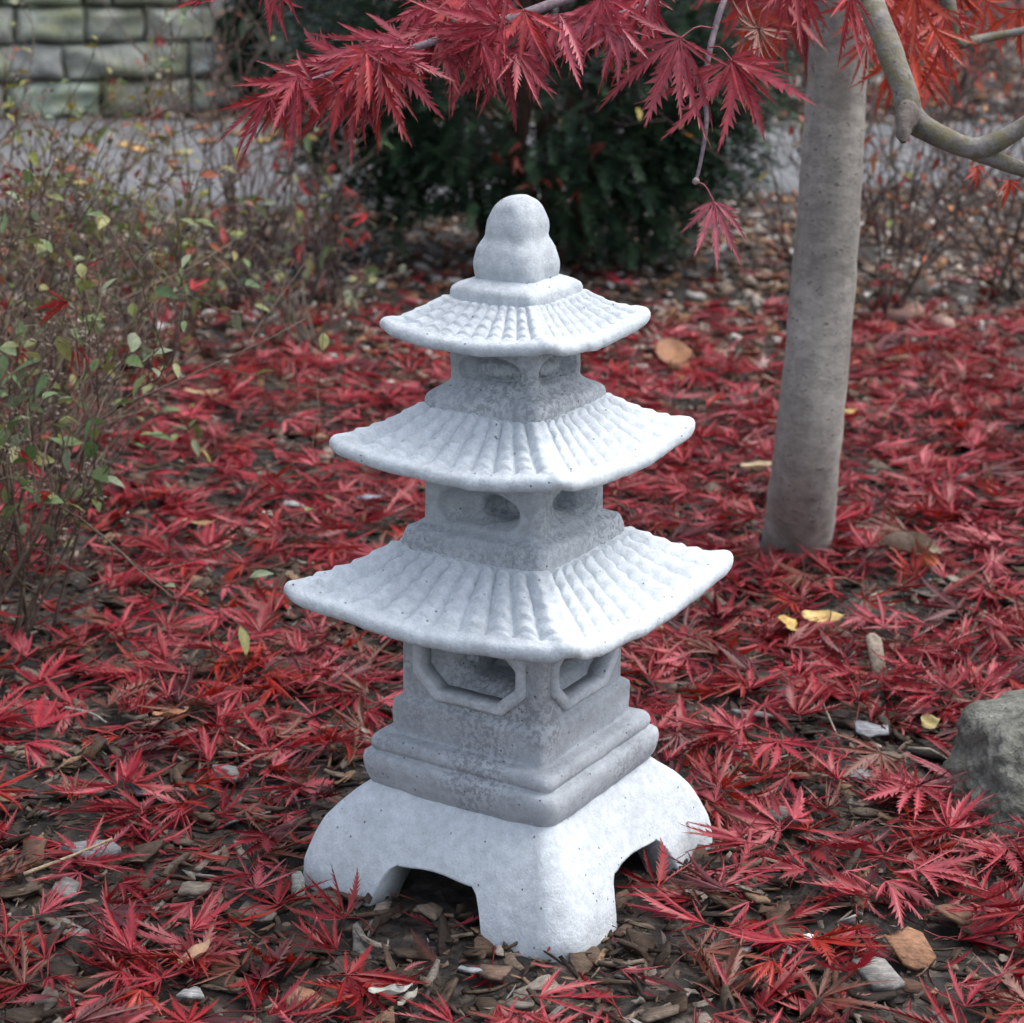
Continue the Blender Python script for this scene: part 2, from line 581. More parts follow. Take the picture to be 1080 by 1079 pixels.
def chamber(h, r, z0, z1, zc, rings_of, mat, seed, close=False):
    a = half(h, r); w_ = a-r
    rect = [(w_, z0-zc), (w_, z1-zc), (-w_, z1-zc), (-w_, z0-zc)]
    angs = sorted(set([round(f, 5) for f in np.linspace(-math.pi, math.pi, 120, endpoint=False)] + [round(math.atan2(y, x), 5) for x, y in rect]))
    ch_V, ch_F = [], []
    fr_V, fr_F = [], []
    for q in range(4):
        ca, sa = math.cos(q*math.pi/2), math.sin(q*math.pi/2)
        def put(u, v, d): return ((a+d)*ca - u*sa, (a+d)*sa + u*ca, zc+v)
        wall, frame = rings_of(q)
        # wall rings: list of (poly, depth, (shift u, shift v))
        seq = [(rect, 0.0, (0, 0))] + wall
        base = len(ch_V)
        # subdivide the flat part so that the surface noise has something to move
        full = [[(polar(p_, f)[0]+s[0], polar(p_, f)[1]+s[1], d_) for f in angs] for p_, d_, s in seq]
        dense = []
        for k in range(len(full)-1):
            for e in np.linspace(0, 1, 5, endpoint=False):
                dense.append([tuple(np.array(A)*(1-e)+np.array(B)*e) for A, B in zip(full[k], full[k+1])])
        dense.append(full[-1])
        n = len(angs)
        for rg in dense: ch_V += [put(*p_) for p_ in rg]
        for j in range(len(dense)-1):
            for k in range(n):
                k2 = (k+1) % n
                ch_F.append((base+j*n+k, base+j*n+k2, base+(j+1)*n+k2, base+(j+1)*n+k))
        if close: ch_F.append(tuple(base+(len(dense)-1)*n+k for k in range(n)))
        # rounded corner strip
        b2 = len(ch_V); zz = np.linspace(z0, z1, 14); ff = np.linspace(0, math.pi/2, 9)
        for z in zz:
            for f in ff:
                x, y = a-r+r*math.cos(f), a-r+r*math.sin(f)
                ch_V.append((x*ca-y*sa, x*sa+y*ca, z))
        for j in range(len(zz)-1):
            for k in range(8):
                ch_F.append((b2+j*9+k, b2+j*9+k+1, b2+(j+1)*9+k+1, b2+(j+1)*9+k))
        if frame:
            b3 = len(fr_V); n = len(angs)
            for p_, d_, s in frame: fr_V += [put(polar(p_, f)[0]+s[0], polar(p_, f)[1]+s[1], d_) for f in angs]
            L = len(frame)
            for j in range(L):
                j2 = (j+1) % L
                for k in range(n):
                    k2 = (k+1) % n
                    fr_F.append((b3+j*n+k, b3+j*n+k2, b3+j2*n+k2, b3+j2*n+k))
    o = mesh_obj('window_chamber', rough_up(ch_V, .0009, 40, seed), ch_F, mat, pag, smooth=True)
    if fr_V:
        per = len(fr_V)//4; fper = len(fr_F)//4
        for q in range(4):
            V = rough_up(fr_V[q*per:(q+1)*per], .0009, 40, seed)
            F = [tuple(i-q*per for i in f) for f in fr_F[q*fper:(q+1)*fper]]
            mesh_obj('window_frame', V, F, M_CASTF, o, smooth=True)
    return o


M_CASTF = concrete('window_rim_concrete', (.64, .69, .73), (.50, .545, .58), .45)


def low_win(q):
    hw, hh = .068, .042
    wall = [(octagon(hw-.007, hh-.007, .022, .022), 0.0, (0, 0)), (octagon(hw-.010, hh-.010, .020, .020), -.014, (0, 0)), (octagon(.043, .026, .018, .015), -.026, (.010, .003)), (octagon(.039, .023, .016, .013), -.034, (.013, .003)), (octagon(.037, .022, .016, .013), -.075, (.013, .003))]
    o_, i_ = octagon(hw, hh, .027, .024), octagon(hw-.0115, hh-.0115, .022, .020)
    o2, i2 = octagon(hw-.003, hh-.003, .026, .023), octagon(hw-.009, hh-.009, .023, .021)
    frame = [(o_, -.003, (0, 0)), (o_, .0028, (0, 0)), (o2, .0050, (0, 0)), (i2, .0050, (0, 0)), (i_, .0025, (0, 0)), (i_, -.016, (0, 0)), (octagon(hw-.006, hh-.006, .024, .022), -.016, (0, 0))]
    return wall, frame


def mid_win(q):
    return [(oval(.050, .0225, .8), 0.0, (0, 0)), (oval(.046, .0195, .8), -.005, (0, 0)), (oval(.035, .0150, .8), -.014, (.006, .001)), (oval(.023, .0135, .8), -.019, (.016, .001)), (oval(.021, .0120, .8), -.036, (.018, .001)), (oval(.018, .010, .8), -.040, (.018, .001))], None


def top_win(q):
    return [(oval(.0375, .0165, .8), 0.0, (0, .001)), (oval(.0345, .0140, .8), -.006, (0, .001)), (oval(.026, .0105, .8), -.0150, (.004, .001)), (oval(.016, .006, .8), -.009, (-.004, .001)), (oval(.003, .002, .8), -.007, (-.006, .001))], None


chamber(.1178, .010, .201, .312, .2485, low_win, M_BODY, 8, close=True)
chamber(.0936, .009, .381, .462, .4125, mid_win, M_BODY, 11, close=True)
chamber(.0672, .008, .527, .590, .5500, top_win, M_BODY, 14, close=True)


# roofs with tile ribs, hips and upturned tips
def roof(hn, zn, ht, zt, sag, nrib, nrow, inner_h, z_under, rim, seed, knob):
    a0, a1 = half(hn, .010)-.003, half(ht, .014)
    nu, ntt = 168, 64
    us = np.linspace(-1, 1, nu)
    V, F = [], []
    sag_top = .0
    def surf(u, t, q=0):
        s = a0+(a1-a0)*t
        s_eff = s*(1-.045*t*(1-u*u))
        y = u*s
        r = .008+.013*t
        lim = s-r
        x = s_eff
        if abs(y) > lim:
            f = (abs(y)-lim)/r*math.pi/4
            cx = s_eff-r
            x = cx+r*math.cos(f); y = math.copysign(lim+r*math.sin(f), y)
        zc_ = zn-(zn-(zt-sag))*(1-(1-t)**1.22)
        zh_ = zn-(zn-zt)*(1-(1-t)**1.45)
        k = min(abs(u), 1-.35*r/s)**1.75/(1-.35*r/s)**1.75
        z = zc_+(zh_-zc_)*k
        # tiles
        hip = min(1, max(0, (1-abs(u))*s/.015))
        rimk = min(1, max(0, (t-.86)/.05))
        top_k = min(1, max(0, (t-.015)/.12))
        ph = (u*nrib/4) % 1.0
        rib = abs(math.sin(math.pi*ph))**.55
        row = (t*nrow+.10*noise.noise(Vector((round(u*nrib/4)*3.7, q*5.0, seed)))) % 1.0
        scal = .70+.30*(row/.84 if row < .84 else .5+.5*math.cos((row-.84)/.16*math.pi))
        z += (.0122*rib*scal-.0045)*hip*(1-rimk)*top_k*(a1/.165)**1.1
        z += .0026*rimk
        hr = max(0, 1-((1-abs(u))*s/.015)**2)
        z += (.0064-.0048*t)*(a1/.165)**.6*hr*min(1, t*4+.4)
        z += knob*max(0, 1-((1-abs(u))*s/.024)**2)*max(0, (t-.84)/.16)
        return x, y, z
    for q in range(4):
        ca, sa = math.cos(q*math.pi/2), math.sin(q*math.pi/2)
        b = len(V)
        rows = []
        for t in np.linspace(0, 1, ntt): rows.append([surf(u, t, q) for u in us])
        edge = rows[-1]
        # rounded rim, then the underside running in to the chamber
        for k in range(1, 8):
            f = k/7*math.pi
            off = .0055*math.sin(f)
            rows.append([(x+off, y*(1+off/x), z-rim*.5*(1-math.cos(f))) for x, y, z in edge])
        ub = rows[-1]
        ai = half(inner_h, .009)-.004
        for k in range(1, 9):
            e = k/8
            rows.append([(x+(ai-x)*e, y+(u*ai-y)*e, z+(z_under-z)*(e**.7)) for (x, y, z), u in zip(ub, us)])
        for rw in rows: V += [(x*ca-y*sa, x*sa+y*ca, z) for x, y, z in rw]
        for j in range(len(rows)-1):
            for k in range(nu-1):
                F.append((b+j*nu+k, b+(j+1)*nu+k, b+(j+1)*nu+k+1, b+j*nu+k+1))
    V = np.array(V)
    # merge the four faces along the hips
    key = {}; remap = np.zeros(len(V), int); keep = []
    for i, v in enumerate(np.round(V, 4)+0.0):
        kk = tuple(v)
        if kk not in key: key[kk] = len(keep); keep.append(i)
        remap[i] = key[kk]
    V = V[keep]; F = [tuple(remap[list(f)]) for f in F]
    F = [f for f in F if len(set(f)) == 4]
    V = rough_up(V, .0012, 34, seed); V = rough_up(V, .0018, 9, seed+4)
    return mesh_obj('roof', V, F, M_CAST, pag, smooth=True)


roof(.1180, .3670, .2350, .3290, .0185, 20, 6, .1178, .303, .0170, 20, .0030)
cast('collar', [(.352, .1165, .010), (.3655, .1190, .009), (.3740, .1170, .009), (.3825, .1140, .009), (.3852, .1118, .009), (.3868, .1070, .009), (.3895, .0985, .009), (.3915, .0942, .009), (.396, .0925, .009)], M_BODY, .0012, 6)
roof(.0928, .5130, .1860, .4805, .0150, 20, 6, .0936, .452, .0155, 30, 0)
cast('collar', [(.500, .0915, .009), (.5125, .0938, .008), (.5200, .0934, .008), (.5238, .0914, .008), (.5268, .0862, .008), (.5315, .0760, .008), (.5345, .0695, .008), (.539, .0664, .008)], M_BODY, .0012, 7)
roof(.0680, .6225, .1345, .5995, .0120, 20, 5, .0672, .580, .0140, 40, 0)
cast('collar', [(.612, .0665, .009), (.6225, .0682, .009), (.6275, .0684, .009), (.6320, .0660, .009), (.6355, .0600, .009), (.6385, .0500, .010), (.640, .043, .012)], M_CAST, .0010, 8)
cast('finial', [(.636, .0400, .014), (.6400, .0418, .013), (.6440, .0432, .0145), (.6520, .0436, .017), (.6600, .0424, .017), (.6680, .0396, .017), (.6740, .0355, .016), (.6780, .0326, .0145),
                (.6795, .0316, .0145), (.6820, .0319, .0145), (.6870, .0318, .0145), (.6950, .0304, .0145), (.7030, .0272, .013), (.7100, .0230, .016), (.7155, .0175, .013), (.7190, .0105, .008), (.7200, .002, .0015)], M_CAST, .0022, 9)


# ------------------------------------------------------------------ maple leaves
NT = 10


def lobe_topology():
    tri = []
    n = NT
    mid = lambda i: i
    def notch(s, i): return (n+1)+s*(n+1)+i
    def tip(s, i): return 3*(n+1)+s*n+i
    for i in range(n):
        for s in (0, 1):
            q = [mid(i), notch(s, i), notch(s, i+1), mid(i+1)]
            tr = [notch(s, i), tip(s, i), notch(s, i+1)]
            if s: q = q[::-1]; tr = tr[::-1]
            tri += [(q[0], q[1], q[2]), (q[0], q[2], q[3]), tuple(tr)]
    return np.array(tri)


LTOP = lobe_topology()
LNV = 3*(NT+1)+2*NT


def lobe(L, phi0, th0, dphi, dth, roll0, droll, fold, wide):
    n = NT
    t = np.linspace(0, 1, n+1)**.92
    th = th0+dth*t; ph = phi0+dphi*t
    T = np.stack([np.cos(th)*np.cos(ph), np.cos(th)*np.sin(ph), np.sin(th)], 1)
    seg = np.diff(t)[:, None]*L*(T[:-1]+T[1:])*.5
    P = np.vstack([np.zeros(3), np.cumsum(seg, 0)])
    S = np.stack([-np.sin(ph), np.cos(ph), np.zeros(n+1)], 1)
    Nn = np.cross(T, S)
    rl = roll0+droll*t
    S2 = S*np.cos(rl)[:, None]+Nn*np.sin(rl)[:, None]
    N2 = -S*np.sin(rl)[:, None]+Nn*np.cos(rl)[:, None]
    env = (np.clip(np.sin(np.pi*np.clip(t, 0, 1)**.80), 0, 1)**1.05)*(1-.35*t)+.07*(1-t)
    wn = wide*L*env*.27+.0005
    wn[0] = .0009; wn[-1] = .0001
    out = [P]
    tips = []
    for s in (1, -1):
        out.append(P+(S2*s*math.cos(fold)+N2*math.sin(fold))*wn[:, None])
        i = np.arange(n)
        w_ = wide*L*.5*(env[:-1]+env[1:])*rng.uniform(.85, 1.55, n)
        fwd = L*rng.uniform(.07, .13, n)
        w_[0] *= .35
        tips.append(P[1:]+(S2[1:]*s*math.cos(fold)+N2[1:]*math.sin(fold))*w_[:, None]+T[1:]*(fwd*(1-.5*t[1:]))[:, None])
    V = np.vstack(out+tips)
    tt = np.concatenate([t, t, t, t[1:], t[1:]])
    edge = np.concatenate([np.zeros(n+1), np.full(2*(n+1), .35), np.ones(2*n)])
    return V, tt, edge


def leaf_arrays(size, col, form='spread', nl=7, wide=.105, petiole=.035, brown=.3, order=None):
    """a maple leaf round its own centre: lobes spread in +x, face up +z"""
    angs = {7: [0, .52, -.52, 1.10, -1.10, 1.75, -1.75], 5: [0, .55, -.55, 1.2, -1.2], 9: [0, .4, -.4, .82, -.82, 1.3, -1.3, 2.0, -2.0]}[nl]
    lens = {7: [1, .95, .95, .78, .78, .45, .45], 5: [1, .9, .9, .6, .6], 9: [1, .97, .97, .88, .88, .7, .7, .4, .4]}[nl]
    comp = {'spread': 1.0, 'bunched': .42, 'curled': .75, 'hang': .78}[form]
    V, F, C, n0 = [], [], [], 0
    cdth = {'spread': (-.35, .3), 'bunched': (-.5, .5), 'curled': (.3, 1.5), 'hang': (-.5, .35)}[form]
    base_th = {'spread': (-.04, .25), 'bunched': (-.1, .4), 'curled': (-.3, .4), 'hang': (-.15, .15)}[form]
    col = np.asarray(col)
    browncol = np.array([.20, .10, .06])
    for a, l in zip(angs, lens):
        L = size*l*rng.uniform(.85, 1.1)
        v, tt, ed = lobe(L, a*comp*rng.uniform(.85, 1.15), rng.uniform(*base_th), rng.uniform(-.45, .45), rng.uniform(*cdth),
                         rng.uniform(-.5, .5) if form != 'hang' else rng.uniform(-.3, .3), rng.uniform(-.9, .9) if form != 'hang' else rng.uniform(-.35, .35),
                         rng.uniform(.05, 1.1), wide*rng.uniform(.8, 1.2))
        k = np.clip((tt-.55)/.45, 0, 1)**2*brown+np.clip(ed-.6, 0, 1)*brown*.25
        c = col*rng.uniform(.85, 1.15)*(1+.30*(ed == 0))[:, None]*(1-k[:, None])+browncol*k[:, None]
        V.append(v); F.append(LTOP+n0); C.append(c); n0 += len(v)
    if petiole:
        d = np.array([-1, rng.uniform(-.7, .7), rng.uniform(-.1, .6)]); d /= np.linalg.norm(d)
        e = d+np.array([0, rng.uniform(-.6, .6), rng.uniform(-.9, .2)])
        pts = smooth_path([np.zeros(3), d*petiole*.5, d*petiole*.5+e*petiole*.5], 6)
        v, f = tube(pts, np.linspace(.0006, .0009, 6), 4, cap=False)
        V.append(v); F.append(f+n0); C.append(np.broadcast_to(col*np.array([.8, .7, .8]), v.shape)); n0 += len(v)
    return np.vstack(V), np.vstack(F), np.vstack(C)


def rotmat(ax, ang):
    return np.array(Matrix.Rotation(ang, 3, Vector(ax)))


PAL = [((.275, .015, .027), 'rose-red', .32), ((.36, .058, .074), 'dusty pink', .16), ((.205, .006, .010), 'crimson', .28),
       ((.29, .014, .006), 'orange-red', .09), ((.085, .009, .014), 'dark maroon', .12), ((.15, .045, .027), 'brownish red', .07)]
PW = np.array([p[2] for p in PAL]); PW /= PW.sum()
holes = [(480, 1000, 150, 52, .97), (620, 1058, 150, 34, .88), (60, 800, 60, 30, .5), (40, 930, 60, 20, .6), (60, 890, 80, 30, .5), (70, 745, 80, 40, .6), (840, 785, 110, 50, .85), (740, 1055, 110, 30, .5), (945, 1030, 70, 40, .75),
         (300, 470, 80, 60, .4), (800, 375, 80, 30, .6), (250, 640, 60, 40, .3), (600, 385, 60, 20, .4), (180, 800, 60, 20, .3), (930, 850, 60, 30, .3), (170, 960, 90, 25, .2)]


def leaf_density(px, py, x, y):
    if py < 330: return .0 if py < 250 else .06
    d = 1.0
    if py < 395: d *= .25 + .75*(py-330)/65
    if x < -.10 and y < 1.4: d *= .72
    if x < -.10 and y >= 1.4: d *= .5
    if y < .05: d *= .95
    if px < 150 and y > .5: d *= .55
    for hx, hy, rx, ry, s in holes:
        q = ((px-hx)/rx)**2+((py-hy)/ry)**2
        if q < 2.5: d *= 1-s*math.exp(-q*.9)
    d *= .75+.7*max(-.6, noise.noise(Vector((x*4.5, y*4.5, 7))))
    return max(0, min(1.2, d*1.36))


ct, st_ = math.cos(LANTERN_TURN+R(45)), math.sin(LANTERN_TURN+R(45))


def in_base(x, y, pad):
    u, v = x*ct+y*st_, -x*st_+y*ct
    return abs(u) < .165+pad and abs(v) < .165+pad


def place_word(px, py):
    if py < 420: return 'at the back edge of the red carpet'
    if px > 640 and py < 600: return 'beside the maple trunk' if px < 960 else 'far right beyond the maple trunk'
    if px > 640 and py < 720: return 'in front of the maple trunk' if px < 900 else 'on the right, behind the grey rock'
    if px > 640 and py < 900: return 'between the pagoda and the grey rock'
    if px > 640: return 'in the lower right corner, below the grey rock' if px > 860 else 'right of the pagoda\'s front foot'
    if px < 300 and py < 600: return 'beside the shrubs on the left'
    if px < 430 and py < 700: return 'just left of the pagoda roofs'
    if px < 330 and py < 860: return 'left of the pagoda base'
    if px < 340: return 'in the lower left corner'
    if py > 900: return 'in front of the pagoda feet'
    return 'close behind the pagoda'


leaves = []
tries = 0
while len(leaves) < 4000 and tries < 60000:
    tries += 1
    # sample the bed by depth so that density is even on the ground
    y = rng.uniform(-.42, 3.6)
    dist = y+CAM_D
    x = rng.uniform(-1, 1)*(.27*dist+.16)
    if rng.random() > (.27*dist+.16)/1.7: continue
    if in_base(x, y, .022): continue
    px, py, f = to_px((x, y, 0))
    if rng.random() > leaf_density(px, py, x, y): continue
    if math.hypot(x-.445, y-1.08) < .05: continue
    leaves.append((x, y, px, py, f))

built = []
for (x, y, px, py, f) in leaves:
    ci = int(rng.choice(len(PAL), p=PW))
    form = rng.choice(['spread', 'bunched', 'curled'], p=[.42, .36, .22])
    col = np.array(PAL[ci][0])*rng.uniform(.82, 1.15)
    size = rng.uniform(.047, .094)
    V, F, C = leaf_arrays(size, col, form, int(rng.choice([5, 7, 9], p=[.2, .5, .3])), rng.uniform(.072, .115), rng.uniform(.02, .055) if rng.random() < .75 else 0, rng.uniform(.05, .5))
    Rm = rotmat((0, 0, 1), rng.uniform(0, 6.283)) @ rotmat((1, 0, 0), rng.normal(0, .22)) @ rotmat((0, 1, 0), rng.normal(0, .22))
    if rng.random() < .35: Rm = Rm @ rotmat((1, 0, 0), math.pi)
    V = V @ Rm.T
    g = gheight(x, y)
    V[:, 2] = np.where(V[:, 2] > .012, .012+(V[:, 2]-.012)*.6, V[:, 2])
    z0 = g+.008+rng.random()**1.6*.026
    low = z0+V[:, 2]-(g+.003)
    V[:, 2] = np.where(low < 0, V[:, 2]-low*.93, V[:, 2])
    built.append(dict(V=V, F=F, C=C, loc=(x, y, z0), px=px, py=py, f=f, ci=ci, form=form, size=size))


def shown(b_):
    px, py = b_['px'], b_['py']
    if not (-10 < px < 1090 and py < 1090): return 0
    y = b_['loc'][1]
    if y > .0:      # hidden behind the pagoda?
        if 430 < px < 660 and 560 < py < 900: return 0
        if 330 < px < 730 and 580 < py < 690: return 0
        if 370 < px < 700 and 440 < py < 520: return 0
    if y > 1.08 and 805 < px < 890 and py < 580: return 0
    if px > 990 and 720 < py < 840 and y > .3: return 0
    return b_['size']/b_['f']*(1 if b_['form'] != 'curled' else .8)


bits = []
for i in range(1500):
    y = rng.uniform(-.42, 2.6); x = rng.uniform(-1, 1)*(.27*(y+CAM_D)+.16)
    if in_base(x, y, -.01) or rng.random() > .8: continue
    v, tt, ed = lobe(rng.uniform(.02, .06), rng.uniform(0, 6.28), rng.uniform(-.1, .4), rng.uniform(-.6, .6), rng.uniform(-.8, .8), rng.uniform(-1, 1), rng.uniform(-1, 1), rng.uniform(.1, 1.0), .12)
    z0 = gheight(x, y)+rng.uniform(.004, .02)
    v[:, 2] = np.maximum(v[:, 2], -.002)
    bits.append((v+np.array([x, y, z0]), np.array(PAL[int(rng.choice(len(PAL), p=PW))][0])*rng.uniform(.5, 1.0)))
order = sorted(range(len(built)), key=lambda i: -shown(built[i]))
FORMW = {'spread': 'spread open', 'bunched': 'bunched narrow', 'curled': 'curled up'}
carpet = Acc()
for k, i in enumerate(order):
    b_ = built[i]
    if k < 300:
        o = mesh_obj('fallen_maple_leaf', b_['V'], b_['F'], M_LEAF, None, b_['C'], loc=b_['loc'])
        tag(o, '%s maple leaf lying %s %s' % (PAL[b_['ci']][1], FORMW[b_['form']], place_word(b_['px'], b_['py'])), 'fallen leaf', 'fallen red maple leaves on the mulch')
    else:
        carpet.add(b_['V']+np.array(b_['loc']), b_['F'], b_['C'])
for v, c in bits: carpet.add(v, LTOP, c)
tag(carpet.build('fallen_leaf_carpet', M_LEAF), 'carpet of red cut-leaf maple leaves spread over the mulch bed', 'leaf litter', kind='stuff')


# ------------------------------------------------------------------ mulch
def chip_arrays(L, W, T, bend=.2):
    """a splinter or flake of bark: an angular outline, extruded, split and bent"""
    n = 8
    x = np.array([-.5, -.5, -.18, .15, .5, .5, .17, -.16])*L
    y = np.array([.42, -.42, -.5, -.5, -.38, .38, .5, .5])*W
    x = x+rng.normal(0, .09, n)*L*np.array([1, 1, .6, .6, 1, 1, .6, .6])
    y = y*rng.uniform(.55, 1.15, n)
    k = rng.random()
    if k < .35: x[0] *= .62; y[4] *= .3
    elif k < .6: x[4] *= .6; y[1] *= .35
    zb = bend*(x**2)/L*rng.choice([-1, 1])+rng.normal(0, T*.25, n)+y*rng.normal(0, .12)
    tp = np.stack([x*.95, y*.92, zb+T*rng.uniform(.3, .6, n)], 1)
    bt = np.stack([x, y, zb-T*.5], 1)
    V = np.vstack([tp, bt, [[0, 0, T*.5+rng.normal(0, T*.25)]]])
    F = []
    for i in range(n):
        j = (i+1) % n
        F += [(i, j, 2*n), (i, n+i, n+j), (i, n+j, j)]
    for i in range(1, n-1): F.append((n, n+i+1, n+i))
    return V, np.array(F)


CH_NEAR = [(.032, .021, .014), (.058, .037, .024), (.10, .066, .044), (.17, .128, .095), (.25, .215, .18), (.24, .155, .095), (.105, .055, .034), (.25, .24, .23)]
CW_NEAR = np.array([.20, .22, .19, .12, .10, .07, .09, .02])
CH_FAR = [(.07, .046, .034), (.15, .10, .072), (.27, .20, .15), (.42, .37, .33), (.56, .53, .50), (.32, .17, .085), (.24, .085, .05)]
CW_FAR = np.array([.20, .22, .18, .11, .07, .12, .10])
CW_NEAR /= CW_NEAR.sum(); CW_FAR /= CW_FAR.sum()
mulch, farm = Acc(), Acc()
for i in range(24000):
    y = -.45+3.2*rng.random()**1.15
    dist = y+CAM_D
    x = rng.uniform(-1, 1)*(.27*dist+.2)
    if in_base(x, y, -.03): continue
    L = rng.uniform(.004, .018) if rng.random() < .78 else rng.uniform(.02, .052)
    asp = rng.uniform(.05, .25) if rng.random() < .55 else rng.uniform(.35, .8)
    V, F = chip_arrays(L, L*asp, min(L*rng.uniform(.05, .12), .004), rng.uniform(0, .4))
    Rm = rotmat((0, 0, 1), rng.uniform(0, 6.283)) @ rotmat((1, 0, 0), rng.normal(0, .42)) @ rotmat((0, 1, 0), rng.normal(0, .33))
    V = V @ Rm.T+np.array([x, y, gheight(x, y)+rng.uniform(-.002, .012)])
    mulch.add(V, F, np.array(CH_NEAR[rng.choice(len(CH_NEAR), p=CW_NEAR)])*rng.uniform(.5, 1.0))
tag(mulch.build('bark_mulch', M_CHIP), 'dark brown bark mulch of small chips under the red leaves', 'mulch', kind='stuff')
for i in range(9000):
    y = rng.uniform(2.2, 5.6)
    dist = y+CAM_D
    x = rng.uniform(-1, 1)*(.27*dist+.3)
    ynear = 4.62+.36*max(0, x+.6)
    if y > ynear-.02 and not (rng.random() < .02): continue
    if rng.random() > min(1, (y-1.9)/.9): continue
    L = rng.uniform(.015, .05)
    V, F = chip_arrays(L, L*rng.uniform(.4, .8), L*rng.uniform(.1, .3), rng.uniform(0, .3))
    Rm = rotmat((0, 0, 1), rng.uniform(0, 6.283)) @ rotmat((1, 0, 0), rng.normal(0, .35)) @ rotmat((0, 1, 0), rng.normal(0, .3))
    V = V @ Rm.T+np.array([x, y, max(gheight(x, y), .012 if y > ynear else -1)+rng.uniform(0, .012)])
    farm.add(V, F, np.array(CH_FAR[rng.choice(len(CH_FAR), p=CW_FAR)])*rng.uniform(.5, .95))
for i in range(5000):
    y = rng.uniform(7.0, 15)
    x = rng.uniform(-1, 1)*(.27*(y+2)+.6)
    L = rng.uniform(.03, .09)
    V, F = chip_arrays(L, L*rng.uniform(.4, .8), L*rng.uniform(.1, .3), rng.uniform(0, .3))
    V = V @ rotmat((0, 0, 1), rng.uniform(0, 6.283)).T+np.array([x, y, rng.uniform(.0, .02)])
    farm.add(V, F, np.array(CH_FAR[rng.choice(len(CH_FAR), p=CW_FAR)])*rng.uniform(.5, .9))
tag(farm.build('pale_mulch', M_CHIP), 'pale weathered chips and dry leaf bits covering the bed behind the red leaves', 'mulch', kind='stuff')


def thing_chip(px, py, Lpx, wpx, ang, thick, col, label, name='wood_chip', cat='wood chip', group=None, lift=.012, tilt=(.1, .1)):
    p = on_ground(px, py, lift)
    f = to_px(p)[2]
    s = f/FPX
    V, F = chip_arrays(Lpx*s, wpx*s/.8, thick*.5, .15)
    Rm = rotmat((0, 0, 1), R(ang)) @ rotmat((1, 0, 0), tilt[0]) @ rotmat((0, 1, 0), tilt[1])
    o = mesh_obj(name, V @ Rm.T, F, M_CHIP, None, np.broadcast_to(np.array(col)*.8, V.shape), loc=(p[0], p[1], gheight(p[0], p[1])+lift+thick*.1))
    return tag(o, label, cat, group)


def thing_stick(pts, r, col, label, name='stick', cat='stick'):
    P = smooth_path([on_ground(px, py, z) for px, py, z in pts], 12)
    o0 = P[0].copy()
    V, F = tube(P-o0, np.linspace(r, r*.7, 12), 7, True, .25)
    o = mesh_obj(name, V, F, M_TWIG, None, np.broadcast_to(np.array(col), V.shape), loc=o0)
    return tag(o, label, cat)


thing_chip(867, 819, 50, 16, -25, .009, (.30, .20, .12), 'tan splinter of fresh wood between pagoda and grey rock', lift=.02)
thing_chip(930, 1025, 66, 30, -55, .014, (.24, .235, .22), 'grey weathered wood chip in the lower right corner', lift=.02, tilt=(.2, .3))
thing_chip(835, 858, 42, 30, 15, .014, (.19, .17, .155), 'blunt grey-brown bark chunk right of the pagoda', lift=.015)
thing_chip(920, 768, 32, 22, 0, .006, (.24, .25, .27), 'flat bluish grey chip behind the grey rock tip', lift=.015)
thing_chip(912, 814, 34, 16, 10, .006, (.22, .225, .235), 'flat slate grey chip left of the rock tip', lift=.012)
thing_chip(930, 795, 62, 16, 40, .008, (.15, .115, .085), 'long brown splinter left of the rock', lift=.015)
thing_chip(962, 996, 46, 44, 20, .006, (.29, .15, .085), 'orange-brown square bark flake below the rock', lift=.02, tilt=(.5, .1))
thing_chip(1010, 962, 60, 34, 30, .008, (.19, .105, .065), 'red-brown curved bark piece under the rock', lift=.02, tilt=(.3, .3))
thing_chip(318, 1050, 38, 26, 10, .008, (.26, .13, .08), 'orange-brown bark flake in front of the pagoda at the lower edge', lift=.02)
thing_chip(522, 1022, 34, 26, 0, .008, (.17, .11, .08), 'brown bark flake just in front of the near foot', lift=.014)
thing_chip(548, 1058, 32, 14, -5, .008, (.19, .165, .145), 'grey-brown oval chip at the lower edge below the pagoda', lift=.014)
thing_chip(495, 1020, 22, 16, 0, .005, (.30, .31, .33), 'small pale grey flake in front of the arch', lift=.014)
thing_chip(455, 960, 34, 26, 70, .006, (.13, .10, .08), 'dark bark flake leaning in the front arch', lift=.02, tilt=(.5, .2))
thing_chip(800, 715, 36, 26, 60, .012, (.12, .085, .065), 'dark brown chip on the leaves right of the plinth', lift=.015)
thing_chip(925, 690, 16, 40, 20, .008, (.30, .25, .20), 'upright tan chip behind the rock', lift=.03, tilt=(.9, .1))
thing_chip(795, 752, 42, 12, 0, .006, (.24, .24, .23), 'thin pale splinter right of the pagoda plinth', lift=.016)
thing_chip(96, 893, 48, 34, 25, .018, (.25, .25, .26), 'lumpy pale grey chip under the tan stalk', lift=.02)
thing_chip(70, 935, 30, 26, 70, .012, (.20, .195, .19), 'short grey chip below the tan stalk', lift=.015)
thing_chip(243, 812, 38, 28, 0, .010, (.20, .20, .20), 'rounded grey chip left of the pagoda base', lift=.014)
thing_chip(205, 935, 42, 22, 0, .010, (.22, .185, .15), 'tan-grey chip at left in front of the pagoda', lift=.014)
thing_chip(150, 829, 32, 30, 45, .010, (.19, .19, .20), 'square grey flake among leaves at left', lift=.014)
thing_chip(262, 665, 36, 16, 5, .004, (.42, .31, .21), 'flat tan chip left of the lower roof', lift=.02)
thing_chip(390, 522, 26, 12, 0, .006, (.23, .25, .30), 'bluish grey chip left of the middle roof', lift=.02)
thing_chip(308, 530, 22, 14, 0, .006, (.28, .28, .28), 'pale grey chip beside the left shrubs', lift=.02)
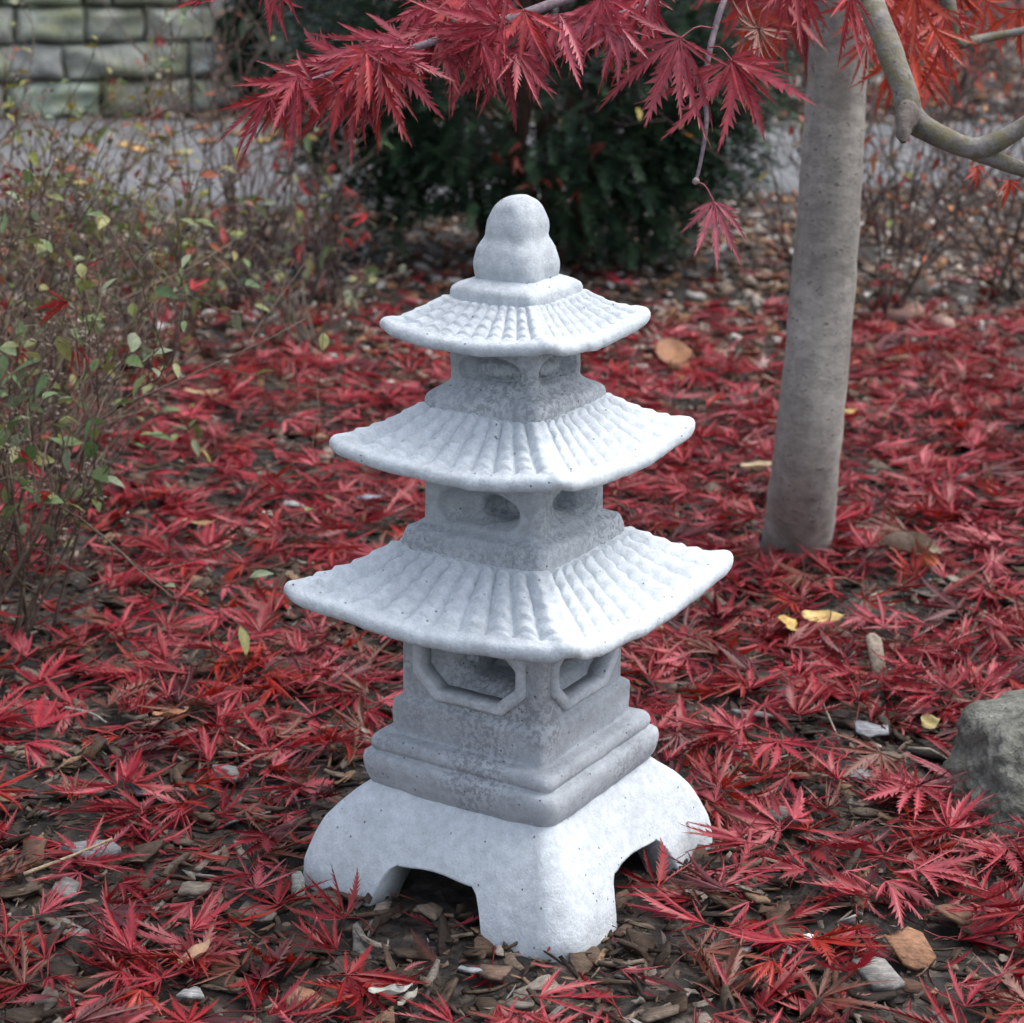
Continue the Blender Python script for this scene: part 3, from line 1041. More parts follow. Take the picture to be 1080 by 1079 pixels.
thing_chip(200, 1045, 26, 22, 0, .008, (.33, .33, .33), 'small whitish chip at the lower left edge', lift=.02)
thing_chip(853, 987, 14, 9, 20, .005, (.62, .64, .70), 'tiny white fragment right of the pagoda foot', lift=.02)
thing_chip(315, 931, 12, 24, 0, .003, (.36, .37, .34), 'small oval grey-green leaf beside the left foot', lift=.02, tilt=(.9, .1), name='dry_leaf', cat='fallen leaf')
thing_stick([(25, 922, .012), (70, 905, .02), (118, 885, .03)], .0022, (.34, .26, .17), 'tan hollow stalk lying over a grey chip')
thing_stick([(243, 778, .012), (262, 790, .016), (284, 801, .012)], .0016, (.42, .35, .25), 'thin pale straw left of the plinth')
thing_stick([(60, 745, .012), (95, 752, .016), (112, 762, .012)], .0022, (.24, .22, .20), 'short grey twig on the bare mulch at left')
thing_stick([(300, 1030, .012), (322, 1000, .05), (334, 968, .09)], .0011, (.40, .07, .09), 'thin red leaf stalk standing up in front of left foot', name='leaf_stalk', cat='leaf stalk')
thing_stick([(868, 742, .02), (885, 780, .012)], .0014, (.30, .27, .22), 'thin straw beside the tan splinter')

# rubble behind
for (px, py, L, W_, c, lb) in [(958, 334, 44, 14, (.26, .15, .12), 'pinkish brick fragment at the back of the bed'), (995, 342, 26, 10, (.30, .19, .16), 'smaller pink brick bit beside the larger fragment')]:
    p = on_ground(px, py, .02); s = to_px(p)[2]/FPX
    V, F = chip_arrays(L*s*1.05, .05, .032, 0)
    tag(mesh_obj('brick_fragment', V, F, M_CHIP, None, np.broadcast_to(np.array(c), V.shape), loc=(p[0], p[1], .016)), lb, 'brick', 'brick pieces at the back')


# single fallen leaves of other trees: an oval blade with a fold and a curl
def blade_arrays(L, W, fold, curl, col, rollup=0.0, nseg=10, wav=.0):
    t = np.linspace(0, 1, nseg+1)
    wd = W*.5*np.sin(np.pi*t**.8)**.8
    V, C = [], []
    cols = 7
    for i in range(nseg+1):
        for j in range(cols):
            s = (j/(cols-1)-.5)*2
            x = (t[i]-.5)*L; y = s*wd[i]
            if rollup:
                rr = W*.5/rollup; a_ = y/rr
                yy, zz = rr*math.sin(a_), rr*(1-math.cos(a_))
            else:
                yy, zz = y*math.cos(fold), abs(y)*math.sin(fold)
            zz += curl*L*(t[i]-.5)**2*2+wav*math.sin(t[i]*9+s*2)
            V.append((x, yy, zz)); C.append(np.array(col)*(1-.25*abs(s)**3))
    F = []
    for i in range(nseg):
        for j in range(cols-1):
            a = i*cols+j
            F += [(a, a+1, a+cols+1), (a, a+cols+1, a+cols)]
    return np.array(V), np.array(F), np.array(C)


def thing_blade(px, py, L, W, ang, col, label, fold=.2, curl=.3, rollup=0, lift=.02, tilt=(0, 0), wav=.002, group=None):
    V, F, C = blade_arrays(L, W, fold, curl, col, rollup, wav=wav)
    Rm = rotmat((0, 0, 1), R(ang)) @ rotmat((1, 0, 0), tilt[0]) @ rotmat((0, 1, 0), tilt[1])
    p = on_ground(px, py, lift)
    o = mesh_obj('fallen_leaf', V @ Rm.T, F, M_DRY, None, C, smooth=True, loc=(p[0], p[1], gheight(p[0], p[1])+lift))
    return tag(o, label, 'fallen leaf', group)


thing_blade(960, 583, .105, .085, -32, (.36, .27, .20), 'large tan leaf rolled into a tube right of the trunk', rollup=2.6, lift=.03, curl=.1)
thing_blade(978, 596, .04, .05, -40, (.36, .10, .03), 'orange-brown torn leaf end beside the rolled tan leaf', rollup=1.6, lift=.025)
thing_blade(832, 656, .032, .036, 60, (.60, .42, .13), 'small round yellow leaf in front of the trunk, left of a pair', lift=.035, tilt=(.5, 0))
thing_blade(868, 648, .062, .030, -5, (.62, .44, .17), 'long pale yellow leaf in front of the trunk, right of a pair', lift=.035, tilt=(.35, 0))
thing_blade(800, 495, .075, .035, 25, (.42, .33, .20), 'tan folded leaf left of the trunk', fold=.6, lift=.03)
thing_blade(892, 432, .045, .028, 0, (.48, .34, .12), 'yellowish leaf right of the trunk', lift=.03)
thing_blade(710, 374, .085, .09, 0, (.30, .145, .075), 'broad brown leaf behind the upper roof', lift=.04, tilt=(.5, .1))
thing_blade(210, 551, .062, .020, -12, (.42, .27, .14), 'narrow tan leaf beside the left shrubs', fold=.3, lift=.02)
thing_blade(215, 413, .08, .04, 5, (.40, .27, .16), 'tan leaf at the back left of the carpet', lift=.02)
thing_blade(412, 1044, .042, .016, 15, (.42, .42, .38), 'pale grey dry pod-like leaf at the lower edge', rollup=1.4, lift=.03)
thing_blade(430, 1052, .034, .012, 60, (.30, .29, .25), 'small grey-brown curled leaf at the lower edge', rollup=1.4, lift=.02)
thing_blade(980, 757, .030, .022, 30, (.38, .31, .13), 'greenish yellow leaf by the rock tip', lift=.03, tilt=(.7, 0))
thing_blade(180, 755, .045, .018, 20, (.35, .17, .09), 'curled brown leaf at left on the red leaves', rollup=1.5, lift=.03)
thing_blade(205, 1005, .055, .02, 65, (.36, .22, .14), 'brown feathery dry leaf in the lower left', rollup=1.2, lift=.03)
for (px, py, c) in [(275, 147, (.55, .36, .10)), (310, 152, (.55, .34, .12)), (135, 152, (.52, .33, .12)), (345, 178, (.60, .48, .16)), (150, 157, (.50, .30, .10)), (190, 160, (.55, .45, .18)), (220, 148, (.42, .20, .09)), (160, 142, (.40, .19, .10)), (250, 138, (.42, .22, .11)), (290, 140, (.45, .25, .11)), (330, 146, (.5, .34, .16)), (210, 133, (.38, .19, .10))]:
    g_ = 'dry leaves blown along the far edge of the path'
    lb = 'yellow dry leaf on the grey path near the stone wall' if c[1] > .3 else 'brown dry leaf at the foot of the stone wall'
    thing_blade(px, py, .11, .09, rng.uniform(0, 360), c, lb, lift=.035, curl=.3, group=g_)

# ------------------------------------------------------------------ grey rock
def rock(name, c, rad, seed, label, tilt):
    """an angular boulder: the soft intersection of tilted planes, then broken up by noise"""
    r_ = np.random.default_rng(seed)
    nrm = r_.normal(0, 1, (13, 3)); nrm /= np.linalg.norm(nrm, axis=1)[:, None]
    nrm = np.vstack([nrm, tilt]); nrm /= np.linalg.norm(nrm, axis=1)[:, None]
    dist = np.concatenate([r_.uniform(.72, 1.0, 13), np.full(len(tilt), .66)])
    V, F = [], []
    nu_, nv = 150, 90
    for j in range(nv+1):
        th = math.pi*j/nv
        for i in range(nu_):
            ph = 2*math.pi*i/nu_
            d = np.array([math.sin(th)*math.cos(ph), math.sin(th)*math.sin(ph), math.cos(th)])
            den = nrm @ d
            k = np.where(den > .05, den/dist, 0)
            s_ = 1/np.sum(k**14)**(1/14)
            D = Vector(d)
            s_ += .05*noise.noise(D*2.4+Vector((seed, 0, 0)))+.03*noise.noise(D*6+Vector((seed, 3, 0)))
            st = D.z*9+D.x*3+1.5*noise.noise(D*3)
            s_ += .016*(abs((st % 1)-.5)*2)**3*noise.noise(D*4+Vector((0, 0, seed)))*2
            s_ += .022*noise.noise(D*13)-.03*max(0, .12-abs(noise.noise(D*3.3+Vector((4, 0, 0)))))/.12*.8+.014*noise.noise(D*30)
            V.append(d*np.array(rad)*s_)
    for j in range(nv):
        for i in range(nu_):
            i2 = (i+1) % nu_
            F.append((j*nu_+i, (j+1)*nu_+i, (j+1)*nu_+i2, j*nu_+i2))
    V = np.array(V)
    o = mesh_obj(name, V, F, M_ROCK, None, np.ones((len(V), 3)), smooth=True, loc=c)
    return tag(o, label, 'rock')


rock('rock', (.655, .155, .010), (.195, .19, .150), 5, 'grey-green mossy rock at the right edge among red leaves', [(-.35, -.75, .55), (-.25, .1, 1.0), (-.9, -.1, .25)])

# ------------------------------------------------------------------ Japanese maple
tree = empty('maple_tree', (.447, 1.09, 0))
tag(tree, 'weeping cut-leaf Japanese maple with smooth grey trunk and crimson foliage', 'tree')
T0 = np.array([.447, 1.09, 0])


def tree_part(name, P, rad, mat, sides=20, wob=.06, n=40, parent=None, smooth=True, off=T0):
    Q = smooth_path(P, n)
    rr = np.interp(np.linspace(0, 1, n), np.linspace(0, 1, len(rad)), rad)
    V, F = tube(Q-off, rr, sides, True, wob)
    return mesh_obj(name, V, F, mat, parent or tree, np.broadcast_to(np.array([.12, .10, .09]), V.shape), smooth)


TD = 3.06
tp = [(.447, 1.09, -.06), (.447, 1.09, .0), at(851, 480, 3.16), at(866, 330, 3.12), at(878, 160, 3.08), at(886, 20, 3.05), at(893, -160, 3.02), at(885, -330, 2.98)]
tree_part('trunk', tp, [.070, .0565, .0500, .0485, .0455, .0425, .041, .040], M_BARK, 36, .05, 70)
# the forward limb that drops in at the upper right
lp = [at(890, -250, 2.98), at(893, -150, 2.75), at(906, -60, 2.52), at(918, 0, 2.42), at(936, 48, 2.38), at(954, 96, 2.36), at(962, 124, 2.36), at(985, 141, 2.35), at(1020, 155, 2.34), at(1050, 150, 2.33), at(1095, 124, 2.32), at(1160, 90, 2.30)]
tree_part('limb', lp, [.030, .023, .0166, .0152, .0146, .0146, .0162, .0132, .0116, .0124, .0102, .009], M_LIMB, 26, .16, 130)
tree_part('limb_stub', [at(960, 108, 2.36), at(957, 128, 2.342), at(954, 141, 2.335), at(953, 150, 2.332)], [.0115, .0128, .0105, .005], M_KNOT, 20, .8, 26)
tree_part('side_branch', [at(1022, 155, 2.34), at(1050, 168, 2.345), at(1085, 181, 2.35), at(1150, 200, 2.35)], [.0115, .0095, .0085, .007], M_LIMB, 14, .22, 24)
tree_part('side_branch', [at(990, -40, 2.75), at(1003, 20, 2.75), at(1008, 45, 2.76), at(1040, 40, 2.8), at(1100, 28, 2.8)], [.012, .010, .008, .006, .005], M_LIMB, 12, .12, 24)
# top branches arching over the pagoda
BR_A = smooth_path([at(880, -260, 2.95), at(780, -130, 2.4), at(680, -40, 2.12), at(560, 12, 2.02), at(470, 40, 1.97), at(400, 62, 1.94), at(335, 82, 1.92), at(275, 104, 1.90)], 60)
BR_B = smooth_path([at(885, -280, 2.95), at(830, -120, 2.45), at(760, -40, 2.15), at(690, 0, 2.08), at(640, 20, 2.04), at(600, 40, 2.02)], 40)
BR_C = smooth_path([at(885, -200, 2.8), at(810, -90, 2.3), at(772, -20, 2.06), at(752, 38, 2.02), at(744, 85, 2.01), at(745, 130, 2.0), at(740, 165, 2.0), at(734, 192, 2.0)], 50)
BR_D = smooth_path([at(680, -40, 2.12), at(480, -60, 2.05), at(350, -30, 2.02), at(270, -12, 2.0), at(205, 2, 1.98)], 30)
BR_E = smooth_path([at(885, -280, 2.95), at(870, -120, 2.9), at(850, -30, 2.85), at(835, 10, 2.85)], 20)
for P, r0, r1 in ((BR_A, .008, .0011), (BR_B, .007, .0011), (BR_C, .0042, .0016), (BR_D, .004, .0010), (BR_E, .006, .0012)):
    V, F = tube(P-T0, np.linspace(r0, r1, len(P)), 8, True, .1)
    mesh_obj('twig', V, F, M_TWIG, tree, np.broadcast_to(np.array([.16, .12, .14]), V.shape), True)
# swellings at the joints of the hanging twig
for p, r_ in ((at(745, 104, 2.005), .0036), (at(734, 191, 2.0), .0034)):
    V, F = tube([p-T0+np.array([0, 0, r_]), p-T0+np.array([0, 0, r_*.4]), p-T0-np.array([0, 0, r_*.4]), p-T0-np.array([0, 0, r_])], [.0012, r_, r_, .0012], 8, True)
    mesh_obj('bud', V, F, M_TWIG, tree, np.broadcast_to(np.array([.30, .24, .23]), V.shape), True)

HP = [(.38, .045, .070), (.34, .036, .056), (.29, .025, .040), (.44, .078, .105), (.35, .030, .034)]
spare = Acc()
n_leaf = 0


def hang(px, py, depth, dirdeg, Lpx, spread=.62, nl=7, col=None, tw=.35, part=True, form='hang', wide=.10, pet=None, brown=.25, yaw=None):
    """leaf whose middle lobe runs in image direction dirdeg (0 right, 90 down)"""
    global n_leaf
    s = depth/FPX
    c = np.array(col)*.98 if col is not None else np.array(HP[rng.integers(len(HP))])
    c = c*rng.uniform(.85, 1.15)
    V, F, C = leaf_arrays(Lpx*s, c, form, nl, wide, 0, brown)
    # spread control
    a = R(dirdeg)
    X = cam_right*math.cos(a)-cam_up*math.sin(a)+cam_fwd*rng.normal(0, tw*.5)
    X /= np.linalg.norm(X)
    Z = -cam_fwd+cam_right*rng.normal(0, tw)+cam_up*rng.normal(.25, tw)
    Z -= X*(Z @ X); Z /= np.linalg.norm(Z)
    Y = np.cross(Z, X)
    V = np.stack([V[:, 0], V[:, 1]*spread/.62, V[:, 2]], 1)
    W_ = V @ np.stack([X, Y, Z])+at(px, py, depth)-T0
    if pet is not None:
        q0 = np.asarray(pet)-T0; q1 = at(px, py, depth)-T0
        if np.linalg.norm(q1-q0) > .002:
            mid_ = (q0+q1)/2+np.array([0, 0, .006])
            v, f = tube(smooth_path([q0, mid_, q1], 6), .0008, 4, False)
            F = np.vstack([F, f+len(W_)]); W_ = np.vstack([W_, v]); C = np.vstack([C, np.broadcast_to(c*np.array([.9, .8, .9]), v.shape)])
    if part and n_leaf < 100:
        n_leaf += 1
        mesh_obj('leaf', W_, F, M_LEAF, tree, C)
    else:
        spare.add(W_, F, C)


# leaves one can pick out singly
hang(753, 213, 1.995, 88, 72, .55, 7, (.42, .095, .125), .12, pet=BR_C[-1], wide=.105)
hang(772, 64, 2.0, 88, 92, .95, 7, (.37, .055, .075), .12, pet=at(748, 50, 2.01), wide=.105)
hang(772, 64, 1.995, 62, 80, .5, 5, (.36, .035, .050), .12, wide=.105)
hang(718, 40, 2.0, 118, 104, .9, 7, (.38, .065, .088), .12, pet=at(752, 30, 2.02), wide=.105)
hang(716, 42, 1.99, 90, 96, .5, 5, (.37, .06, .085), .12, wide=.105)
hang(768, 62, 2.01, 12, 75, .3, 5, (.37, .045, .065), .12, wide=.105)
hang(838, -30, 1.98, 85, 88, .42, 7, (.35, .04, .05), .15, wide=.105)
hang(897, -8, 1.98, 86, 96, .36, 5, (.33, .035, .042), .12, wide=.115)
hang(655, 30, 1.99, 95, 62, .7, 7, (.42, .09, .125), .2, pet=at(650, 14, 2.03), wide=.105)
hang(630, 5, 1.99, 100, 70, .8, 7, (.40, .08, .11), .2, wide=.105)
hang(606, 40, 2.02, 100, 40, .6, 7, (.34, .05, .07), .2)
hang(408, 52, 1.93, 80, 100, .75, 7, (.33, .045, .068), .2, pet=BR_A[45], wide=.105)
hang(400, 55, 1.92, 118, 100, .5, 7, (.35, .055, .078), .2, wide=.105)
hang(398, 48, 1.93, 45, 82, .5, 5, (.35, .05, .078), .2, wide=.11)
hang(330, 85, 1.90, 160, 88, .55, 7, None, .3, pet=BR_A[54])
hang(300, 95, 1.90, 140, 74, .5, 7, None, .3)
hang(285, 100, 1.895, 125, 84, .4, 7, None, .25)
hang(530, 50, 1.99, 105, 88, .7, 7, (.36, .055, .078), .25, pet=BR_A[36], wide=.105)
hang(520, 45, 1.98, 130, 80, .6, 7, (.38, .065, .085), .25)
hang(545, 55, 1.985, 70, 66, .6, 7, (.37, .05, .075), .25)
hang(560, 20, 2.0, 60, 80, .7, 7, (.37, .06, .085), .25)
hang(590, 15, 2.0, 80, 90, .7, 7, (.40, .075, .105), .25)
hang(280, -14, 1.99, 60, 55, .5, 5, None, .2, pet=BR_D[20])
hang(300, -20, 1.99, 95, 60, .5, 5, None, .2)
hang(235, -6, 1.985, 170, 48, .35, 5, None, .2)
hang(212, 0, 1.98, 165, 38, .3, 5, None, .2)
# the massed leaves along the branches
for i in range(25):
    k = rng.uniform(.42, .95); P = BR_A[int(k*59)]
    px, py, f = to_px(P)
    hang(px+rng.normal(0, 12), py+rng.normal(0, 9), f+rng.normal(0, .03), rng.uniform(112, 172) if rng.random() < .75 else rng.uniform(60, 110), rng.uniform(70, 108)*(1 if k < .85 else .85), rng.uniform(.35, .75), int(rng.choice([5, 7, 7])), None, .45, pet=P, wide=.10)
for i in range(19):
    px = rng.uniform(430, 700); py = rng.uniform(-35, 22)
    hang(px, py, rng.uniform(1.97, 2.12), rng.uniform(60, 160), rng.uniform(60, 95), rng.uniform(.4, .75), 7, None, .4)
# softer leaves farther back round the trunk and the limb
for i in range(34):
    px = rng.choice([rng.uniform(770, 850), rng.uniform(905, 1000)], p=[.5, .5]); py = rng.uniform(-60, 45)
    hang(px, py, rng.uniform(2.7, 3.3), rng.uniform(60, 120), rng.uniform(55, 90), rng.uniform(.4, .8), 7, (.38, .030, .020) if rng.random() < .45 else (.34, .035, .045), .4, part=False)
for (px, py, d, a, L) in [(960, 40, 2.9, 80, 85), (945, 60, 2.9, 95, 70), (968, 70, 2.9, 70, 60), (985, 30, 2.7, 60, 60), (965, -10, 2.6, 85, 75), (795, 10, 2.9, 80, 62), (810, 30, 3.0, 95, 50), (1010, -10, 2.8, 80, 60), (1040, 0, 2.9, 100, 60), (1075, 10, 2.8, 90, 60), (1065, 190, 2.5, 95, 30), (1030, 175, 2.8, 80, 30)]:
    hang(px, py, d, a, L, .6, 7, (.42, .042, .018), .3, part=False)
# shrivelled leaf hanging by the trunk
for a in (60, 110, 150, 200):
    hang(800, 30, 2.2, a, 46, .8, 7, (.24, .11, .085), .5, part=False, form='curled', wide=.06)
# the crown continues above the frame
for i in range(70):
    a = rng.uniform(0, 6.283); rr = rng.uniform(.15, 1.0)
    c = np.array([.75+math.cos(a)*rr*.7, 1.35+math.sin(a)*rr*.7, 1.42+.35*(1-rr*rr)+rng.uniform(-.08, .08)])
    px, py, f = to_px(c)
    if py > -60: continue
    hang(px, py, f, rng.uniform(60, 120), .075/f*FPX, .8, 7, None, .6, part=False)
o = spare.build('foliage', M_LEAF, tree)
o['kind'] = 'stuff'


# ------------------------------------------------------------------ shrubs
def grow(acc, p, d, L, r, depth, tips, col, bendy=.25, up=.15, kids=(2, 4)):
    n = 6
    P = [np.array(p)]; dd = np.array(d, float)
    for i in range(n):
        dd = dd+rng.normal(0, bendy*.35, 3)+np.array([0, 0, up*.2]); dd /= np.linalg.norm(dd)
        P.append(P[-1]+dd*L/n)
        if P[-1][2] < .01: P[-1][2] = .01
    V, F = tube(P, np.linspace(r, r*.6, n+1), 4 if depth else 5, True)
    acc.add(V, F, np.array(col)*rng.uniform(.7, 1.3))
    for q in P[2:]: tips.append((q, dd.copy(), depth))
    if depth > 0:
        for k in range(rng.integers(*kids)):
            i = rng.integers(2, n+1)
            nd = dd+rng.normal(0, .55, 3)+np.array([0, 0, .15]); nd /= np.linalg.norm(nd)
            grow(acc, P[i], nd, L*rng.uniform(.45, .75), r*.62, depth-1, tips, col, bendy, up, kids)


def oval_leaf(p, d, L, W, droop=.3):
    d = d/np.linalg.norm(d)
    s = np.cross(d, [0, 0, 1]); s /= np.linalg.norm(s)+1e-9
    u = np.cross(s, d)
    roll = rng.uniform(-.9, .9); s, u = s*math.cos(roll)+u*math.sin(roll), u*math.cos(roll)-s*math.sin(roll)
    ts = np.array([0, .25, .5, .75, 1.0]); ws = np.array([.06, .8, 1.0, .65, .03])
    V = []
    for t, w_ in zip(ts, ws):
        c = p+d*L*t-np.array([0, 0, 1])*droop*L*t*t
        V += [c-s*W*.5*w_+u*W*.12*w_, c, c+s*W*.5*w_+u*W*.12*w_]
    F = []
    for i in range(4):
        a = i*3
        F += [(a, a+1, a+4), (a, a+4, a+3), (a+1, a+2, a+5), (a+1, a+5, a+4)]
    return np.array(V), np.array(F)


def shrub(name, base, height, nstem, lean, leafcols, nleaf, leafsize, stemcol, label, cat, group, spread=.5, depth=2, heads=0, r0=.0035, headcol=(.17, .135, .11), redsprig=0, up=.15, kids=(2, 4)):
    bz = 0 if base[1] > 3 else gheight(base[0], base[1])
    root = empty(name, (base[0], base[1], bz))
    tag(root, label, cat, group)
    A, tips = Acc(), []
    for i in range(nstem):
        d = np.array([rng.normal(lean[0], spread), rng.normal(lean[1], spread), 1.0]); d /= np.linalg.norm(d)
        grow(A, np.array([rng.normal(0, .03), rng.normal(0, .03), 0]), d, height*rng.uniform(.6, 1.0), r0, depth, tips, stemcol, .3, up, kids)
    if heads:
        ends = [t for t in tips if t[2] == 0]
        for i in range(heads):
            q, d, dep = ends[rng.integers(len(ends))]
            for k in range(5):
                L = rng.uniform(.003, .008)
                V, F = chip_arrays(L, L*.6, L*.5, 0)
                V = V @ rotmat(rng.normal(0, 1, 3), rng.uniform(0, 6.28)).T+q+rng.normal(0, .006, 3)
                A.add(V, F, np.array(headcol)*rng.uniform(.6, 1.8))
    A.build('stems', M_TWIG, root)
    if nleaf:
        B = Acc()
        for i in range(nleaf):
            q, d, dep = tips[rng.integers(len(tips))]
            if q[2] < .03: continue
            dd = d*.5+rng.normal(0, .6, 3); L = leafsize*rng.uniform(.6, 1.25)
            V, F = oval_leaf(q, dd, L, L*rng.uniform(.36, .55))
            B.add(V, F, np.array(leafcols[rng.integers(len(leafcols))])*rng.uniform(.8, 1.25))
        if B.n: B.build('foliage', M_GREEN, root)
    if redsprig:
        B = Acc()
        for i in range(redsprig):
            q, d, dep = tips[rng.integers(len(tips))]
            V, F, C = leaf_arrays(rng.uniform(.035, .07), (.34, .022, .025), 'bunched', 5, .11, 0, .2)
            Rm = rotmat((0, 0, 1), rng.uniform(0, 6.28)) @ rotmat((0, 1, 0), rng.uniform(.1, 1.3)) @ rotmat((1, 0, 0), rng.normal(0, .6))
            B.add(V @ Rm.T+q, F, C)
        B.build('caught_leaves', M_LEAF, root)
    return root


YG = [(.26, .07, .03), (.20, .06, .03), (.20, .22, .05), (.12, .17, .05), (.26, .24, .06), (.09, .15, .055), (.30, .26, .08), (.20, .23, .13)]
GR = [(.09, .15, .055), (.13, .19, .075), (.19, .23, .14), (.16, .19, .06), (.24, .24, .09)]
BRN = (.125, .090, .068)
GS = 'twiggy shrubs on the left of the bed'
shrub('shrub', (-.70, .62, 0),   .36, 16, (.20, .0), GR, 190, .038, BRN, 'nearest twiggy shrub at the left edge with grey-green oval leaves', 'shrub', GS, .34, 3, 60, .0026, redsprig=12)
shrub('shrub', (-.80, .98, 0), .46, 20, (.13, .0), GR, 210, .032, BRN, 'thicket of thin brown stems behind the nearest left shrub', 'shrub', GS, .30, 3, 90, .0026, redsprig=12)
shrub('shrub', (-.86, 1.55, 0), .40, 16, (.12, 0), YG, 330, .030, BRN, 'middle left shrub with dry seed heads and small green leaves', 'shrub', GS, .42, 3, 80, .0034, redsprig=9)
shrub('shrub', (-.98, 2.15, 0), .46, 17, (.10, 0), YG, 520, .031, BRN, 'tall left shrub with yellow-green leaves in front of the stone wall', 'shrub', GS, .38, 3, 90, .004, redsprig=10)
shrub('shrub', (-1.25, 2.5, 0), .50, 15, (.10, 0), YG, 380, .032, BRN, 'farthest tall shrub at the left edge below the wall', 'shrub', GS, .38, 3, 60, .004)
shrub('shrub', (-.78, 2.35, 0), .42, 10, (.25, -.1), GR, 300, .032, BRN, 'low leafy green shrub at the back left of the red carpet', 'shrub', GS, .5, 2, 30, .0035, redsprig=8)
shrub('shrub', (-.70, 2.95, 0), .46, 16, (.05, 0), YG, 36, .036, (.11, .075, .065), 'bare dark brown twiggy shrub in front of the path', 'shrub', GS, .30, 3, 40, .0036, redsprig=16)
shrub('shrub', (-.50, 3.05, 0), .36, 11, (.0, 0), YG, 50, .034, (.11, .08, .07), 'bare shrub with upright red sprigs left of the yew', 'shrub', GS, .32, 2, 20, .003, redsprig=16)
shrub('shrub', (-.44, 2.55, 0), .24, 9, (-.1, 0), GR, 45, .036, (.15, .12, .10), 'low shrub of grey twigs near the yew foot', 'shrub', GS, .6, 2, 10, .0035, redsprig=8)
GT = 'bare twiggy shrubs right of the maple trunk'
DKB = (.07, .05, .045)
RD = [(.30, .03, .03), (.36, .08, .03), (.24, .05, .04), (.40, .16, .04)]
shrub('shrub', (.78, 3.2, 0), .42, 12, (.0, 0), [(.32, .26, .06), (.36, .16, .04), (.18, .2, .05), (.3, .05, .03)], 110, .036, DKB, 'dark twiggy shrub with yellowish leaves between yew and trunk', 'shrub', GT, .4, 3, 20, .0032)
shrub('shrub', (.92, 3.0, 0), .50, 12, (.05, 0), RD, 50, .032, DKB, 'nearly bare dark shrub just right of the trunk', 'shrub', GT, .5, 3, 10, .003, redsprig=3)
shrub('shrub', (1.25, 3.2, 0), .60, 13, (.0, 0), RD, 90, .032, DKB, 'dark twiggy shrub with small red leaves at the right edge', 'shrub', GT, .5, 3, 10, .0032, redsprig=4)
shrub('shrub', (1.1, 3.9, 0), .6, 12, (.0, 0), RD, 80, .034, DKB, 'farther twiggy shrub before the path on the right', 'shrub', GT, .5, 3, 0, .0034)
GB = 'red barberry bushes beyond the path'
for i, (x, y, lb) in enumerate([(1.3, 7.9, 'red-leaved barberry bush beyond the path, right behind the trunk'), (2.0, 7.7, 'red-leaved barberry bush beyond the path under the limb'), (2.7, 7.9, 'red-leaved barberry bush beyond the path at the right edge'), (2.2, 9.6, 'tall red bush at the back right behind the barberries'), (3.3, 9.8, 'tall red bush at the far right edge')]):
    shrub('barberry_bush', (x, y, 0), .75, 14, (0, 0), [(.36, .04, .04), (.42, .10, .05), (.30, .05, .05), (.38, .16, .12)], 520, .06, (.10, .07, .06), lb, 'bush', GB, .5, 3, 0, .006)

# ------------------------------------------------------------------ yew
yew = empty('yew_bush', (.07, 3.72, 0))
tag(yew, 'dark green yew bush standing behind the pagoda', 'bush')
YC = np.array([-.04, .0, .80]); YR = np.array([.80, .52, .88])
A, tips = Acc(), []
for i in range(13):
    a = rng.uniform(0, 6.28); rr = rng.uniform(.05, .6)
    top = np.array([math.cos(a)*.5*rr*1.5, math.sin(a)*.45*rr*1.5, rng.uniform(1.0, 1.7)])
    b0 = np.array([rng.normal(0, .07), rng.normal(0, .06), -.02])
    P = smooth_path([b0, b0*.6+top*np.array([.45, .45, .2]), b0*.2+top*np.array([.85, .85, .55]), top], 16)
    V, F = tube(P, np.linspace(rng.uniform(.014, .026), .005, 16), 7, True, .1)
    A.add(V, F, np.array((.10, .06, .045))*rng.uniform(.7, 1.2))
for i in range(40):
    a = rng.uniform(0, 6.28); z = rng.uniform(.12, 1.2)
    e = np.array([math.cos(a)*.5, math.sin(a)*.45, z+.12])
    P = smooth_path([[e[0]*.1, e[1]*.1, z*.75], e*np.array([.6, .6, 1])-np.array([0, 0, .05]), e], 8)
    V, F = tube(P, np.linspace(.007, .002, 8), 5, True)
    A.add(V, F, np.array((.09, .055, .04))*rng.uniform(.7, 1.2))
A.build('stems', M_TWIG, yew, True)


def needles(acc, p, d, L, nn, col):
    d = d/np.linalg.norm(d)
    s = np.cross(d, [0, 0, 1.0]); s /= np.linalg.norm(s)+1e-9
    u = np.cross(s, d)
    t = np.repeat(np.linspace(.08, 1, nn//2), 2)
    side = np.tile([1, -1], nn//2)
    n = len(t)
    base = p+d*(L*t)[:, None]
    dirn = s*side[:, None]+d*rng.uniform(.5, 1.0, n)[:, None]+u*rng.uniform(-.1, .6, n)[:, None]
    dirn /= np.linalg.norm(dirn, axis=1)[:, None]
    ln = rng.uniform(.018, .028, n)*(1.1-.5*t)
    wv = np.cross(dirn, u); wv /= np.linalg.norm(wv, axis=1)[:, None]
    wv *= .0026
    V = np.concatenate([base-wv, base+wv, base+dirn*ln[:, None]+wv*.5, base+dirn*ln[:, None]-wv*.5])
    i = np.arange(n)
    F = np.concatenate([np.stack([i, i+n, i+2*n], 1), np.stack([i, i+2*n, i+3*n], 1)])
    acc.add(V, F, col)


